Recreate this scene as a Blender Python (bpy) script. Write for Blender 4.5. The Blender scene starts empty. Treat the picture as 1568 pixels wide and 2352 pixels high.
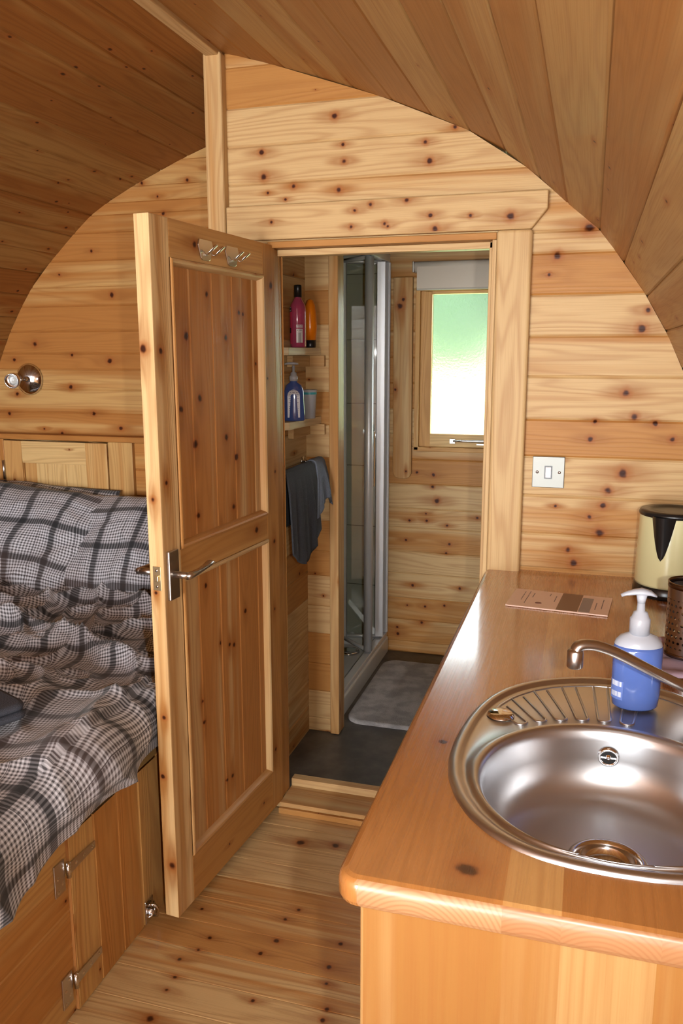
import bpy, bmesh, math, random
from mathutils import Vector, Matrix, noise

R = math.radians
sc = bpy.context.scene
COL = sc.collection

# ------------------------------------------------------------------ camera
cam_data = bpy.data.cameras.new('camera')
cam = bpy.data.objects.new('camera', cam_data)
COL.objects.link(cam)
sc.camera = cam
cam_data.sensor_fit = 'VERTICAL'
cam_data.sensor_height = 36.0
cam_data.lens = 36.0 * 1899.7 / 2352.0
cam_data.clip_start = 0.05
YAW, PIT, ROL = R(16.6), R(10.89), R(-0.108)
fw = Vector((-math.sin(YAW) * math.cos(PIT), math.cos(YAW) * math.cos(PIT), -math.sin(PIT)))
rt = Vector((math.cos(YAW), math.sin(YAW), 0))
up = rt.cross(fw)
rt2 = rt * math.cos(ROL) + up * math.sin(ROL)
up2 = -rt * math.sin(ROL) + up * math.cos(ROL)
CAM = Vector((0, -2.36, 1.49))
cam.matrix_world = Matrix(((rt2.x, up2.x, -fw.x, CAM.x), (rt2.y, up2.y, -fw.y, CAM.y), (rt2.z, up2.z, -fw.z, CAM.z), (0, 0, 0, 1)))

# ------------------------------------------------------------------ world, light, exposure
sc.view_settings.view_transform = 'Standard'
sc.view_settings.look = 'None'
sc.view_settings.gamma = 1
sc.view_settings.use_curve_mapping = False
sc.view_settings.exposure = 0.0
w = bpy.data.worlds.new('overcast_sky')
sc.world = w
w.use_nodes = True
w.node_tree.nodes['Background'].inputs[0].default_value = (0.88, 0.95, 1.0, 1)
w.node_tree.nodes['Background'].inputs[1].default_value = 11.5
sc.cycles.max_bounces = 10
sc.cycles.diffuse_bounces = 2
sc.cycles.glossy_bounces = 5
sc.cycles.transmission_bounces = 8
sc.cycles.transparent_max_bounces = 10
sc.cycles.sample_clamp_indirect = 6
sc.cycles.use_denoising = True
sc.cycles.caustics_reflective = False


def lamp(name, kind, loc, energy, color, size=0.1, size_y=None, rot=(0, 0, 0)):
    d = bpy.data.lights.new(name, kind)
    d.energy = energy
    d.color = color
    if kind == 'AREA':
        d.shape = 'RECTANGLE'
        d.size = size
        d.size_y = size_y or size
    else:
        d.shadow_soft_size = size
    o = bpy.data.objects.new(name, d)
    COL.objects.link(o)
    o.location = loc
    o.rotation_euler = rot
    return o


# the camera's flash, just right of the lens (the camera is held upright)
fl = lamp('camera_flash', 'SPOT', CAM + rt * 0.105 - fw * 0.02, 66, (1.0, 0.98, 0.94), 0.012)
fl.data.spot_size = R(98)
fl.data.spot_blend = 1.0
fl.rotation_euler = fw.to_track_quat('-Z', 'Y').to_euler()
# daylight through the glazed front doors behind the camera
lamp('daylight_front_doors', 'AREA', (-1.05, -5.62, 1.02), 163, (0.97, 0.99, 1.0), 1.9, 1.8, (R(90), 0, 0))


# ------------------------------------------------------------------ node helpers
class NT:
    def __init__(s, name):
        s.m = bpy.data.materials.new(name)
        s.m.use_nodes = True
        s.t = s.m.node_tree
        s.bsdf = s.t.nodes['Principled BSDF']

    def n(s, typ, op=None, ins=None, out=0, **kw):
        nd = s.t.nodes.new('ShaderNode' + typ)
        if op:
            nd.operation = op
        for k, v in kw.items():
            setattr(nd, k, v)
        if ins:
            for k, v in (ins.items() if isinstance(ins, dict) else enumerate(ins)):
                if v is None:
                    continue
                if isinstance(v, bpy.types.NodeSocket):
                    s.t.links.new(v, nd.inputs[k])
                else:
                    nd.inputs[k].default_value = v
        return nd.outputs[out]

    def m_(s, op, a, b=None, c=None, clamp=False):
        return s.n('Math', op, [a, b, c], use_clamp=clamp)

    def vm(s, op, a, b=None, c=None, out=0):
        return s.n('VectorMath', op, [a, b, c], out=out)

    def mix(s, f, a, b, blend='MIX'):
        nd = s.t.nodes.new('ShaderNodeMix')
        nd.data_type = 'RGBA'
        nd.blend_type = blend
        for i, v in ((0, f), (6, a), (7, b)):
            if isinstance(v, bpy.types.NodeSocket):
                s.t.links.new(v, nd.inputs[i])
            else:
                nd.inputs[i].default_value = v if not isinstance(v, tuple) or len(v) == 4 else (*v, 1)
        return nd.outputs[2]

    def rng(s, v, a, b, c=0.0, d=1.0, smooth=True):
        nd = s.t.nodes.new('ShaderNodeMapRange')
        nd.interpolation_type = 'SMOOTHSTEP' if smooth else 'LINEAR'
        s.t.links.new(v, nd.inputs[0])
        for i, x in enumerate((a, b, c, d)):
            nd.inputs[i + 1].default_value = x
        return nd.outputs[0]

    def set(s, **kw):
        for k, v in kw.items():
            k = k.replace('_', ' ')
            if isinstance(v, bpy.types.NodeSocket):
                s.t.links.new(v, s.bsdf.inputs[k])
            else:
                s.bsdf.inputs[k].default_value = (*v, 1) if isinstance(v, tuple) and len(v) == 3 else v
        return s.m


def plain(name, color, rough=0.5, metal=0.0, **kw):
    t = NT(name)
    return t.set(Base_Color=color, Roughness=rough, Metallic=metal, **kw)


LIGHT = (0.645, 0.43, 0.205)
MID = (0.50, 0.235, 0.068)
DARK = (0.33, 0.125, 0.033)
KNOT = (0.042, 0.010, 0.004)


def pine(name, light=LIGHT, mid=MID, dark=DARK, rough=0.42, coat=0.0, planks=None, knots=(), kprob=0.5,
         kr=1.0, tone=0.0, ring=1.0, band=18.0, bump=0.12, ku=0.26, kv=0.10, kel=1.0, spec=0.14, crough=0.19):
    """Knotty pine: UV is in metres (u along the grain), 'bid' sets every board apart."""
    t = NT(name)
    uv = t.n('UVMap')
    sep = t.t.nodes.new('ShaderNodeSeparateXYZ')
    t.t.links.new(uv, sep.inputs[0])
    u, v = sep.outputs[0], sep.outputs[1]
    bid = t.n('Attribute', attribute_name='bid', out=2)
    if planks:
        acc = None
        for e in planks:
            g = t.m_('GREATER_THAN', v, e)
            acc = g if acc is None else t.m_('ADD', acc, g)
        bid = t.m_('MULTIPLY_ADD', acc, 3.17, bid)
    rnd = t.n('TexWhiteNoise', None, {'W': bid}, noise_dimensions='1D', out=0)

    def comb(a, b, c):
        return t.n('CombineXYZ', None, [a, b, c])
    # knots: scattered ones
    p = comb(t.m_('DIVIDE', u, ku), t.m_('MULTIPLY_ADD', bid, 17.31, t.m_('DIVIDE', v, kv)), 0.0)
    vor = t.t.nodes.new('ShaderNodeTexVoronoi')
    vor.voronoi_dimensions = '2D'
    t.t.links.new(p, vor.inputs['Vector'])
    vor.inputs['Scale'].default_value = 1.0
    vor.inputs['Randomness'].default_value = 0.85
    sc_ = t.n('SeparateColor', None, [vor.outputs['Color']])
    cs = sc_.node
    size = t.m_('MULTIPLY_ADD', cs.outputs[0], 0.0045 * kr, 0.0025 * kr)
    pres = t.m_('LESS_THAN', cs.outputs[1], kprob)
    size = t.m_('MAXIMUM', t.m_('MULTIPLY', size, pres), 0.00005)
    diff = t.vm('MULTIPLY', t.vm('SUBTRACT', p, vor.outputs['Position']), (ku * kel, kv, 0))
    wob = t.n('TexNoise', None, {'Vector': comb(u, v, 3.3), 'Scale': 60.0, 'Detail': 1.0})
    d = t.m_('DIVIDE', t.vm('LENGTH', diff, out=1), size)
    h = t.m_('DIVIDE', t.vm('LENGTH', t.vm('MULTIPLY', diff, (0.30, 1.0, 0)), out=1), size)
    uv2 = comb(u, v, 0.0)
    for (a, b, r) in knots:
        r *= .85
        df = t.vm('MULTIPLY_ADD', uv2, (1 / r, 1 / r, 0), (-a / r, -b / r, 0))
        d = t.m_('MINIMUM', d, t.vm('LENGTH', df, out=1))
        h = t.m_('MINIMUM', h, t.vm('LENGTH', t.vm('MULTIPLY', df, (0.30, 1.0, 0)), out=1))
    d = t.m_('ADD', d, t.m_('MULTIPLY_ADD', wob, 1.0, -0.5))
    hx = t.m_('EXPONENT', t.m_('MULTIPLY', h, -0.75))
    # broad colour bands along the board
    bn = t.n('TexNoise', None, {'Vector': comb(t.m_('MULTIPLY', u, 0.55), t.m_('MULTIPLY', v, band), t.m_('MULTIPLY', bid, 5.3)),
                                'Scale': 1.0, 'Detail': 2.0, 'Roughness': 0.5})
    fac = t.m_('ADD', bn, t.m_('MULTIPLY_ADD', rnd, 0.62, -0.31 + tone))
    fac = t.m_('ADD', fac, t.m_('MULTIPLY', hx, 0.28))
    f1 = t.rng(fac, 0.38, 0.66)
    col = t.mix(f1, light, mid)
    # growth rings
    warp = t.n('TexNoise', None, {'Vector': comb(t.m_('MULTIPLY', u, 1.1), t.m_('MULTIPLY', v, 13.0), t.m_('MULTIPLY_ADD', bid, 2.9, 7.0)),
                                  'Scale': 1.0, 'Detail': 1.5, 'Roughness': 0.45})
    ph = t.m_('ADD', t.m_('MULTIPLY', warp, 62.0), t.m_('ADD', t.m_('MULTIPLY', v, 210.0), t.m_('MULTIPLY', hx, 9.0)))
    s_ = t.m_('MULTIPLY_ADD', t.m_('SINE', ph), 0.5, 0.5)
    s_ = t.m_('POWER', s_, 2.2)
    col = t.mix(t.m_('MULTIPLY', s_, 0.30 * ring), col, dark)
    fine = t.n('TexNoise', None, {'Vector': comb(t.m_('MULTIPLY', u, 5.0), t.m_('MULTIPLY', v, 420.0), bid), 'Scale': 1.0, 'Detail': 2.0})
    col = t.mix(t.m_('MULTIPLY', t.rng(fine, 0.45, 0.75), 0.22), col, dark)
    # orange flare beside a knot, then the knot
    col = t.mix(t.m_('MULTIPLY', t.rng(h, 3.2, 0.8), 0.55), col, DARK)
    col = t.mix(t.m_('MULTIPLY', t.rng(d, 2.7, 0.9), 0.62), col, (.36, .115, .028, 1))
    kn = t.rng(d, 1.25, 0.55)
    col = t.mix(t.m_('MULTIPLY', kn, 0.9), col, (.17, .045, .012, 1))
    col = t.mix(t.m_('MULTIPLY', t.rng(d, 0.95, 0.35), 0.95), col, KNOT)
    bmp = t.n('Bump', None, {'Strength': bump, 'Distance': 0.002, 'Height': t.m_('ADD', s_, fine)})
    rg = t.m_('MULTIPLY_ADD', fine, 0.12, rough - 0.06)
    t.set(Base_Color=col, Roughness=rg, Coat_Weight=coat, Coat_Roughness=crough, Normal=bmp)
    t.bsdf.inputs['Specular IOR Level'].default_value = spec
    return t.m


# ------------------------------------------------------------------ mesh helpers
def tag(o, label=None, cat=None, group=None, kind=None):
    if label:
        o['label'] = label
    if cat:
        o['category'] = cat
    if group:
        o['group'] = group
    if kind:
        o['kind'] = kind
    return o


def empty(name, loc=(0, 0, 0), rz=0.0, **kw):
    o = bpy.data.objects.new(name, None)
    COL.objects.link(o)
    o.location = loc
    o.rotation_euler = (0, 0, rz)
    o.empty_display_size = 0.05
    return tag(o, **kw)


_bid = [1.0]


def nb():
    _bid[0] += 1.37
    return _bid[0]


class MB:
    def __init__(s):
        s.v, s.f, s.uv, s.b, s.sm = [], [], [], [], []

    def face(s, pts, uvs=None, bid=1.0, smooth=False):
        i = len(s.v)
        s.v += [tuple(p) for p in pts]
        s.f.append(tuple(range(i, i + len(pts))))
        s.uv.append(uvs or [(0, 0)] * len(pts))
        s.b.append(bid)
        s.sm.append(smooth)

    def idx(s, verts, faces, uvs=None, bid=1.0, smooth=True):
        i = len(s.v)
        s.v += [tuple(p) for p in verts]
        for f in faces:
            s.f.append(tuple(i + k for k in f))
            s.uv.append([uvs[k] for k in f] if uvs else [(0, 0)] * len(f))
            s.b.append(bid)
            s.sm.append(smooth)

    def box(s, x0, x1, y0, y1, z0, z1, grain=None, bid=None):
        bid = nb() if bid is None else bid
        d = (x1 - x0, y1 - y0, z1 - z0)
        g = grain if grain is not None else max(range(3), key=lambda k: d[k])
        oth = [k for k in range(3) if k != g]
        P = [(x, y, z) for x in (x0, x1) for y in (y0, y1) for z in (z0, z1)]
        F = [(0, 1, 3, 2), (4, 6, 7, 5), (0, 4, 5, 1), (2, 3, 7, 6), (0, 2, 6, 4), (1, 5, 7, 3)]
        ax = [0, 0, 1, 1, 2, 2]
        base = len(s.v)
        s.v += P
        for f, a in zip(F, ax):
            s.f.append(tuple(base + k for k in f))
            if a == g:
                s.uv.append([(P[k][oth[0]] * 0.25, P[k][oth[1]]) for k in f])
            else:
                o = oth[0] if a == oth[1] else oth[1]
                s.uv.append([(P[k][g], P[k][o]) for k in f])
            s.b.append(bid)
            s.sm.append(False)
        return s

    def lathe(s, prof, c=(0, 0, 0), seg=24, axis='z', bid=1.0, smooth=True):
        c = Vector(c)
        n = len(prof)
        vs, uv = [], []
        for k in range(seg):
            a = 2 * math.pi * k / seg
            for (r, h) in prof:
                p = {'z': (r * math.cos(a), r * math.sin(a), h), 'y': (r * math.cos(a), h, r * math.sin(a)), 'x': (h, r * math.cos(a), r * math.sin(a))}[axis]
                vs.append(c + Vector(p))
                uv.append((a * 0.05, h))
        fs = []
        for k in range(seg):
            k2 = (k + 1) % seg
            for j in range(n - 1):
                fs.append((k * n + j, k2 * n + j, k2 * n + j + 1, k * n + j + 1))
        s.idx(vs, fs, uv, bid, smooth)
        return s

    def tube(s, pts, rad, seg=12, cap=True):
        pts = [Vector(p) for p in pts]
        n = len(pts)
        rads = rad if isinstance(rad, (list, tuple)) else [rad] * n
        vs = []
        ref = None
        for i, p in enumerate(pts):
            tn = (pts[min(i + 1, n - 1)] - pts[max(i - 1, 0)]).normalized()
            if ref is None:
                ref = Vector((0, 0, 1)) if abs(tn.z) < 0.9 else Vector((1, 0, 0))
            a = (ref - tn * ref.dot(tn)).normalized()
            ref = a
            b = tn.cross(a)
            r = rads[i]
            ra, rb = r if isinstance(r, tuple) else (r, r)
            for k in range(seg):
                th = 2 * math.pi * k / seg
                vs.append(p + a * math.cos(th) * ra + b * math.sin(th) * rb)
        fs = []
        for i in range(n - 1):
            for k in range(seg):
                k2 = (k + 1) % seg
                fs.append((i * seg + k, i * seg + k2, (i + 1) * seg + k2, (i + 1) * seg + k))
        if cap:
            fs.append(tuple(range(seg)))
            fs.append(tuple((n - 1) * seg + k for k in range(seg)))
        s.idx(vs, fs)
        return s

    def board(s, o, ud, vd, nd, u0, u1, v0, v1, u0b=None, u1b=None, groove=0.004, bev=0.005, bid=None, vbase=0.0, thick=None):
        """One board face: u range at v0 (u0,u1) and at v1 (u0b,u1b); V-grooved edges dip along -nd."""
        o, ud, vd, nd = Vector(o), Vector(ud), Vector(vd), Vector(nd)
        bid = nb() if bid is None else bid
        u0b = u0 if u0b is None else u0b
        u1b = u1 if u1b is None else u1b
        rows = [(v0, -groove), (v0 + bev, 0), (v1 - bev, 0), (v1, -groove)] if groove else [(v0, 0), (v1, 0)]
        for (va, da), (vb, db) in zip(rows[:-1], rows[1:]):
            def L(vv):
                f = (vv - v0) / (v1 - v0)
                return u0 + (u0b - u0) * f, u1 + (u1b - u1) * f
            a0, a1 = L(va)
            b0, b1 = L(vb)
            s.face([o + ud * a0 + vd * va + nd * da, o + ud * a1 + vd * va + nd * da, o + ud * b1 + vd * vb + nd * db, o + ud * b0 + vd * vb + nd * db],
                   [(a0, va + vbase), (a1, va + vbase), (b1, vb + vbase), (b0, vb + vbase)], bid)
        return s

    def xf(s, M):
        s.v = [tuple(M @ Vector(p)) for p in s.v]
        return s

    def build(s, name, mat, parent=None, bevel=0.0, seg=2, sub=0, weld=True, recalc=True):
        me = bpy.data.meshes.new(name)
        me.from_pydata(s.v, [], s.f)
        uvl = me.uv_layers.new(name='UVMap')
        k = 0
        flat = []
        for f in s.uv:
            for q in f:
                flat += [q[0], q[1]]
        uvl.data.foreach_set('uv', flat)
        at = me.attributes.new('bid', 'FLOAT', 'FACE')
        at.data.foreach_set('value', s.b)
        me.polygons.foreach_set('use_smooth', s.sm)
        me.materials.append(mat)
        bm = bmesh.new()
        bm.from_mesh(me)
        if weld:
            bmesh.ops.remove_doubles(bm, verts=bm.verts, dist=1e-5)
        if recalc:
            bmesh.ops.recalc_face_normals(bm, faces=bm.faces)
        bm.to_mesh(me)
        bm.free()
        me.update()
        o = bpy.data.objects.new(name, me)
        COL.objects.link(o)
        if parent is not None:
            o.parent = parent
        if bevel:
            b = o.modifiers.new('bevel', 'BEVEL')
            b.width = bevel
            b.segments = seg
            b.limit_method = 'ANGLE'
            b.angle_limit = R(35)
        if sub:
            b = o.modifiers.new('sub', 'SUBSURF')
            b.levels = sub
            b.render_levels = sub
        return o


def struct(o, label, cat):
    return tag(o, label, cat, kind='structure')


def lerp(a, b, t):
    return a + (b - a) * t


# ------------------------------------------------------------------ roof profile (x, z) from the ridge outwards, right side
XR = -1.073
PROF = [(XR, 2.335), (-0.972, 2.308), (-0.870, 2.276), (-0.770, 2.243), (-0.668, 2.207), (-0.557, 2.165), (-0.450, 2.120), (-0.344, 2.072), (-0.249, 2.017), (-0.156, 1.942),
        (-0.083, 1.875), (0.001, 1.805), (0.066, 1.722), (0.128, 1.634), (0.181, 1.545), (0.228, 1.448), (0.270, 1.349), (0.306, 1.248), (0.336, 1.145),
        (0.361, 1.040), (0.380, 0.935), (0.394, 0.828), (0.403, 0.720), (0.407, 0.610), (0.408, 0.5), (0.408, 0.39), (0.405, 0.28), (0.40, 0.17), (0.39, 0.0)]


def xroof(z):
    for (xa, za), (xb, zb) in zip(PROF[:-1], PROF[1:]):
        if za >= z >= zb:
            return lerp(xa, xb, (za - z) / (za - zb))
    return PROF[0][0] if z > PROF[0][1] else PROF[-1][0]


def xr(z):
    return xroof(z)


def xl(z):
    return 2 * XR - xroof(z)


YF = -5.5   # front wall

# ------------------------------------------------------------------ wood materials
K_PART = [(-0.722, 2.137, .010), (-0.452, 2.002, .010), (-0.464, 2.052, .007), (-0.694, 2.017, .008), (-0.698, 2.061, .006), (-0.935, 1.990, .011),
          (-0.941, 2.056, .009), (-0.845, 1.959, .008), (-0.924, 1.945, .005), (-0.709, 1.941, .009), (-0.102, 1.743, .012), (-0.122, 1.695, .006),
          (-0.025, 1.811, .015), (0.121, 1.551, .013), (0.134, 1.599, .008), (0.092, 1.384, .011), (0.118, 1.320, .010), (0.017, 1.305, .007),
          (0.171, 1.303, .009), (0.007, 1.257, .009), (0.216, 1.261, .009), (0.097, 1.166, .015), (0.060, 1.117, .011), (0.016, 1.040, .008),
          (-0.037, 0.943, .009), (-0.020, 0.905, .013), (0.049, 1.074, .010), (0.044, 0.997, .014), (-0.384, 2.084, .007)]
K_ALC = [(-1.823, 1.716, .011), (-1.904, 1.884, .007), (-2.057, 1.799, .007), (-1.670, 2.123, .008), (-1.479, 2.123, .008), (-1.605, 2.072, .006),
         (-1.584, 2.010, .009), (-2.193, 1.528, .012), (-2.021, 1.484, .008), (-1.848, 1.460, .013), (-2.035, 1.355, .011), (-2.296, 1.323, .010),
         (-2.342, 1.241, .010), (-1.936, 1.249, .010), (-2.091, 1.163, .010), (-1.813, 1.191, .010), (-2.298, 1.465, .009), (-2.176, 1.181, .006)]
K_BATH = [(-0.774, 0.928, .008), (-0.694, 0.919, .010), (-0.697, 0.862, .009), (-0.675, 0.795, .015), (-0.727, 0.729, .006), (-0.722, 0.695, .008),
          (-0.807, 0.692, .007), (-0.624, 0.677, .008), (-0.480, 0.721, .008), (-0.823, 0.594, .008), (-0.610, 0.586, .009), (-0.625, 0.542, .008),
          (-0.787, 0.368, .010), (-0.556, 0.369, .009), (-0.812, 0.264, .006), (-0.723, 0.265, .008), (-0.628, 0.277, .008), (-0.739, 0.180, .010),
          (-0.862, 0.146, .008), (-0.859, 0.112, .010)]
K_FLOOR = [(-0.787, -0.170, .016), (-0.679, -0.154, .014), (-0.942, -0.541, .006), (-0.872, -0.638, .007), (-0.881, -0.687, .006), (-0.911, -0.730, .007),
           (-0.724, -0.654, .008), (-0.701, -0.599, .010), (-0.709, -0.516, .007), (-0.687, -0.470, .007), (-0.540, -0.564, .008), (-0.544, -0.651, .009),
           (-0.534, -0.704, .006), (-0.894, -0.788, .006), (-0.893, -0.831, .006), (-0.683, -0.804, .007), (-0.509, -0.779, .007), (-0.508, -0.812, .008),
           (-0.887, -0.920, .012), (-0.585, -0.378, .008)]
K_LINT = [(-0.610, 1.894, .007), (-0.508, 1.901, .008), (-0.570, 1.841, .007), (-0.442, 1.857, .007), (-0.333, 1.852, .006), (-0.428, 1.821, .010),
          (-0.905, 1.860, .006), (-0.656, 1.880, .006), (-0.227, 1.845, .012), (-0.561, 1.834, .005), (-0.666, 1.837, .006)]
# door knots: u = height, v = distance from the hinge edge
K_PANEL = [(1.342, .425, .010), (1.604, .375, .007), (1.566, .205, .007), (1.562, .182, .006), (1.497, .281, .009), (1.230, .293, .010), (1.170, .238, .010),
           (1.228, .452, .011), (1.498, .480, .011), (.642, .308, .006), (.633, .283, .007), (.662, .358, .006), (.966, .335, .007), (.531, .463, .006),
           (.712, .210, .007), (1.042, .452, .008), (1.032, .262, .009), (.846, .427, .007), (.238, .312, .007), (.241, .344, .006), (1.426, .11, .006),
           (1.320, .515, .009), (.703, .53, .006)]

M_part = pine('pine_partition', knots=K_PART, kprob=0.04, tone=-0.06, kr=.7)
M_alc = pine('pine_alcove', knots=K_ALC, light=(.62,.37,.14), mid=(.47,.20,.053), kprob=0.07, tone=0.10, kr=.8)  # deeper, darker pine: weaker light at the left put into the colour
M_bath = pine('pine_bathroom', knots=K_BATH, kprob=0.05, tone=-0.06, kr=.7)
M_bath2 = pine('pine_bathroom_side', kprob=0.42, tone=0.02)
M_roof = pine('pine_ceiling', light=(.42,.215,.066), mid=(.33,.125,.030), dark=(.17,.052,.012), kel=.55, kprob=0.55, kr=0.9, tone=0.05, ku=.20, kv=.085)  # darker than the other pine: the slope's dimness is put into the colour
M_roofR = pine('pine_ceiling_right', light=(.47,.265,.095), mid=(.38,.165,.045), dark=(.23,.08,.02), kel=.6, kprob=0.4, kr=0.75, tone=0.08, ring=0.7, ku=.24, kv=.11)  # toned down less than the left slope; its shade is also in the colour
M_floor = pine('pine_floor_varnished', light=(.70, .46, .21), mid=(.56, .265, .08), knots=K_FLOOR, kprob=0.10, rough=0.32, coat=0.35, spec=.4, tone=-0.05, band=46)
M_trim = pine('pine_trim', kprob=0.15, tone=-0.08, kr=.8)
M_lint = pine('pine_lintel', knots=K_LINT, kprob=0.0, tone=-0.10)
M_stile = pine('pine_door_frame', kprob=0.16, tone=-0.02, kr=1.0)
M_panel = pine('pine_door_panel', light=(.62,.38,.17), mid=(.50,.21,.06), knots=[(a, b, r * 1.25) for a, b, r in K_PANEL], kprob=0.15, tone=0.10, rough=.36, band=24)
M_base = pine('pine_bed_base', light=(.66,.37,.125), mid=(.54,.235,.062), kprob=0.35, tone=0.10, rough=.45)
LAM = [-0.236, -0.065, 0.0, 0.105, 0.175, 0.245, 0.33]
M_top = pine('pine_worktop_varnished', light=(0.60, .315, .105), mid=(0.47, .19, .050), planks=LAM, knots=[(-1.452, -0.112, .017), (-1.13, -.198, .010), (-.22, -.08, .006)],
             kprob=0.05, rough=0.27, coat=1.0, crough=.13, spec=.5, tone=0.14, ring=1.0, bump=0.05)
M_lam = pine('pine_laminated_panel', light=(0.46, .265, .10), mid=(0.36, .16, .042), planks=LAM, kprob=0.0, rough=0.35, tone=0.05, ring=.8)
M_shelf = pine('pale_shelf_board', light=(0.88, 0.78, 0.56), mid=(0.80, .62, .36), kprob=0.1)
M_hatch = pine('pine_cabinet_door', light=(0.74, .50, .22), mid=(.62, .34, .12), kprob=0.3, tone=-.1)

steel = NT('brushed_steel')
steel.set(Base_Color=(0.62, 0.635, 0.66), Metallic=1.0, Roughness=0.32)
M_steel = steel.m
M_chrome = plain('chrome', (0.74, 0.75, 0.77), 0.10, 1.0)
M_nickel = plain('satin_nickel', (0.60, 0.57, 0.54), 0.28, 1.0)
M_alu = plain('satin_aluminium', (0.80, 0.83, 0.87), 0.40, 0.35)
M_dark = plain('recess_shade', (0.01, 0.01, 0.01), 0.6)
M_brass = plain('pale_brass', (0.78, 0.66, 0.40), 0.3, 1.0)

# ------------------------------------------------------------------ ceiling: curved board lining, one mesh per slope


def slope(name, side, y0, y1, mat, label):
    m = MB()
    acc = 0.0
    pts = PROF
    rnd = random.Random(5 if side > 0 else 9)
    for (xa, za), (xb, zb) in zip(pts[:-1], pts[1:]):
        if side < 0:
            xa, xb = 2 * XR - xa, 2 * XR - xb
        a, b = Vector((xa, 0, za)), Vector((xb, 0, zb))
        vd = (b - a)
        wd = vd.length
        vd.normalize()
        nd = Vector((0, 1, 0)).cross(vd)
        mid = (a + b) / 2
        if nd.dot(Vector((XR, 0, 1.2)) - mid) < 0:
            nd = -nd
        o = a
        m.board(o, (0, 1, 0), vd, nd, y0, y1, 0, wd, groove=0.004, bev=0.004, vbase=acc)
        acc += wd + rnd.random() * 0.003
    # outer skin, so that the lining has thickness
    off = 0.05
    for (xa, za), (xb, zb) in zip(pts[:-1], pts[1:]):
        def q(x, z):
            d = Vector((x - XR, z - 0.9)).normalized() * off
            x, z = x + d.x, z + d.y
            return (x if side > 0 else 2 * XR - x), z
        A, B = q(xa, za), q(xb, zb)
        m.face([(A[0], y0, A[1]), (A[0], y1, A[1]), (B[0], y1, B[1]), (B[0], y0, B[1])], [(y0, 0), (y1, 0), (y1, .1), (y0, .1)])
    return struct(m.build(name, mat, recalc=False), label, 'ceiling')


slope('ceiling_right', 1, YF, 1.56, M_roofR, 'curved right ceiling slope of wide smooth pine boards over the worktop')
slope('ceiling_left', -1, YF, 1.56, M_roof, 'curved left ceiling slope of knotty pine boards coloured darker for shade over the bed')
m = MB()
m.box(XR - 0.020, XR + 0.020, YF, -0.001, 2.315, 2.34, grain=1)
struct(m.build('trim_1', M_trim, bevel=.003), 'thin pine batten along the ceiling ridge', 'trim')

# ------------------------------------------------------------------ horizontal board walls
ZS = [0.0, 0.118, 0.228, 0.338, 0.448, 0.558, 0.668, 0.778, 0.885, 0.985, 1.094, 1.205, 1.308, 1.425, 1.533, 1.642, 1.750, 1.860, 1.966, 2.075, 2.180, 2.29, 2.40]


def wall_rows(m, y, n, xa, xb, zlo, zhi, zs=ZS, clip=None):
    for za, zb in zip(zs[:-1], zs[1:]):
        a, b = max(za, zlo), min(zb, zhi)
        if b - a < 0.012:
            continue
        L0, L1 = max(xa, xl(a)), max(xa, xl(min(b, 2.33)))
        R0, R1 = min(xb, xr(a)), min(xb, xr(min(b, 2.33)))
        if R0 <= L0:
            continue
        R1 = max(R1, L1 + .001)
        m.board((0, y, 0), (1, 0, 0), (0, 0, 1), (0, n, 0), L0, R0, a, b, L1, R1)


OX0, OX1, OZ = -0.912, -0.275, 1.806      # door opening
m = MB()
for (y, n) in ((0.0, -1), (0.05, 1)):
    wall_rows(m, y, n, -1.05, OX0, 0, OZ)
    wall_rows(m, y, n, OX1, 0.6, 0, OZ, [0.0, 0.118, 0.228, 0.338, 0.448, 0.558, 0.668, 0.778, 0.885, 0.985, 1.094, 1.205, 1.308, 1.425, 1.533, 1.642, 1.750, 1.806])
    wall_rows(m, y, n, -1.05, 0.6, OZ, 2.4, [1.806, 1.908, 1.972, 2.075, 2.180, 2.29, 2.33])
struct(m.build('wall_partition', M_part, recalc=False), 'knotty pine board partition wall around the bathroom doorway, with the light switch', 'wall')

m = MB()   # side of the bathroom box facing the bed alcove
for za, zb in zip(ZS[:-1], ZS[1:]):
    zb = min(zb, 2.33)
    if zb > za:
        m.board((-1.05, 0, 0), (0, 1, 0), (0, 0, 1), (-1, 0, 0), 0, 0.6, za, zb)
        if za < 2.28:
            m.board((-1.0, 0, 0), (0, 1, 0), (0, 0, 1), (1, 0, 0), 0.05, 0.545, za, min(zb, 2.31))
struct(m.build('wall_bathroom_left', M_bath2, recalc=False), 'pine board side wall left inside the bathroom doorway, carrying shelves and towel', 'wall')

m = MB()
wall_rows(m, 0.6, -1, -3.0, -1.05, 0, 2.4, [0.0, 0.118, 0.228, 0.338, 0.448, 0.558, 0.668, 0.778, 0.885, 1.03, 1.137, 1.250, 1.345, 1.425, 1.49, 1.578, 1.677, 1.751, 1.85, 1.953, 2.017, 2.06, 2.116, 2.20, 2.29, 2.33])
struct(m.build('wall_alcove', M_alc, recalc=False), 'knotty pine board end wall of the bed alcove behind the pillows', 'wall')

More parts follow.
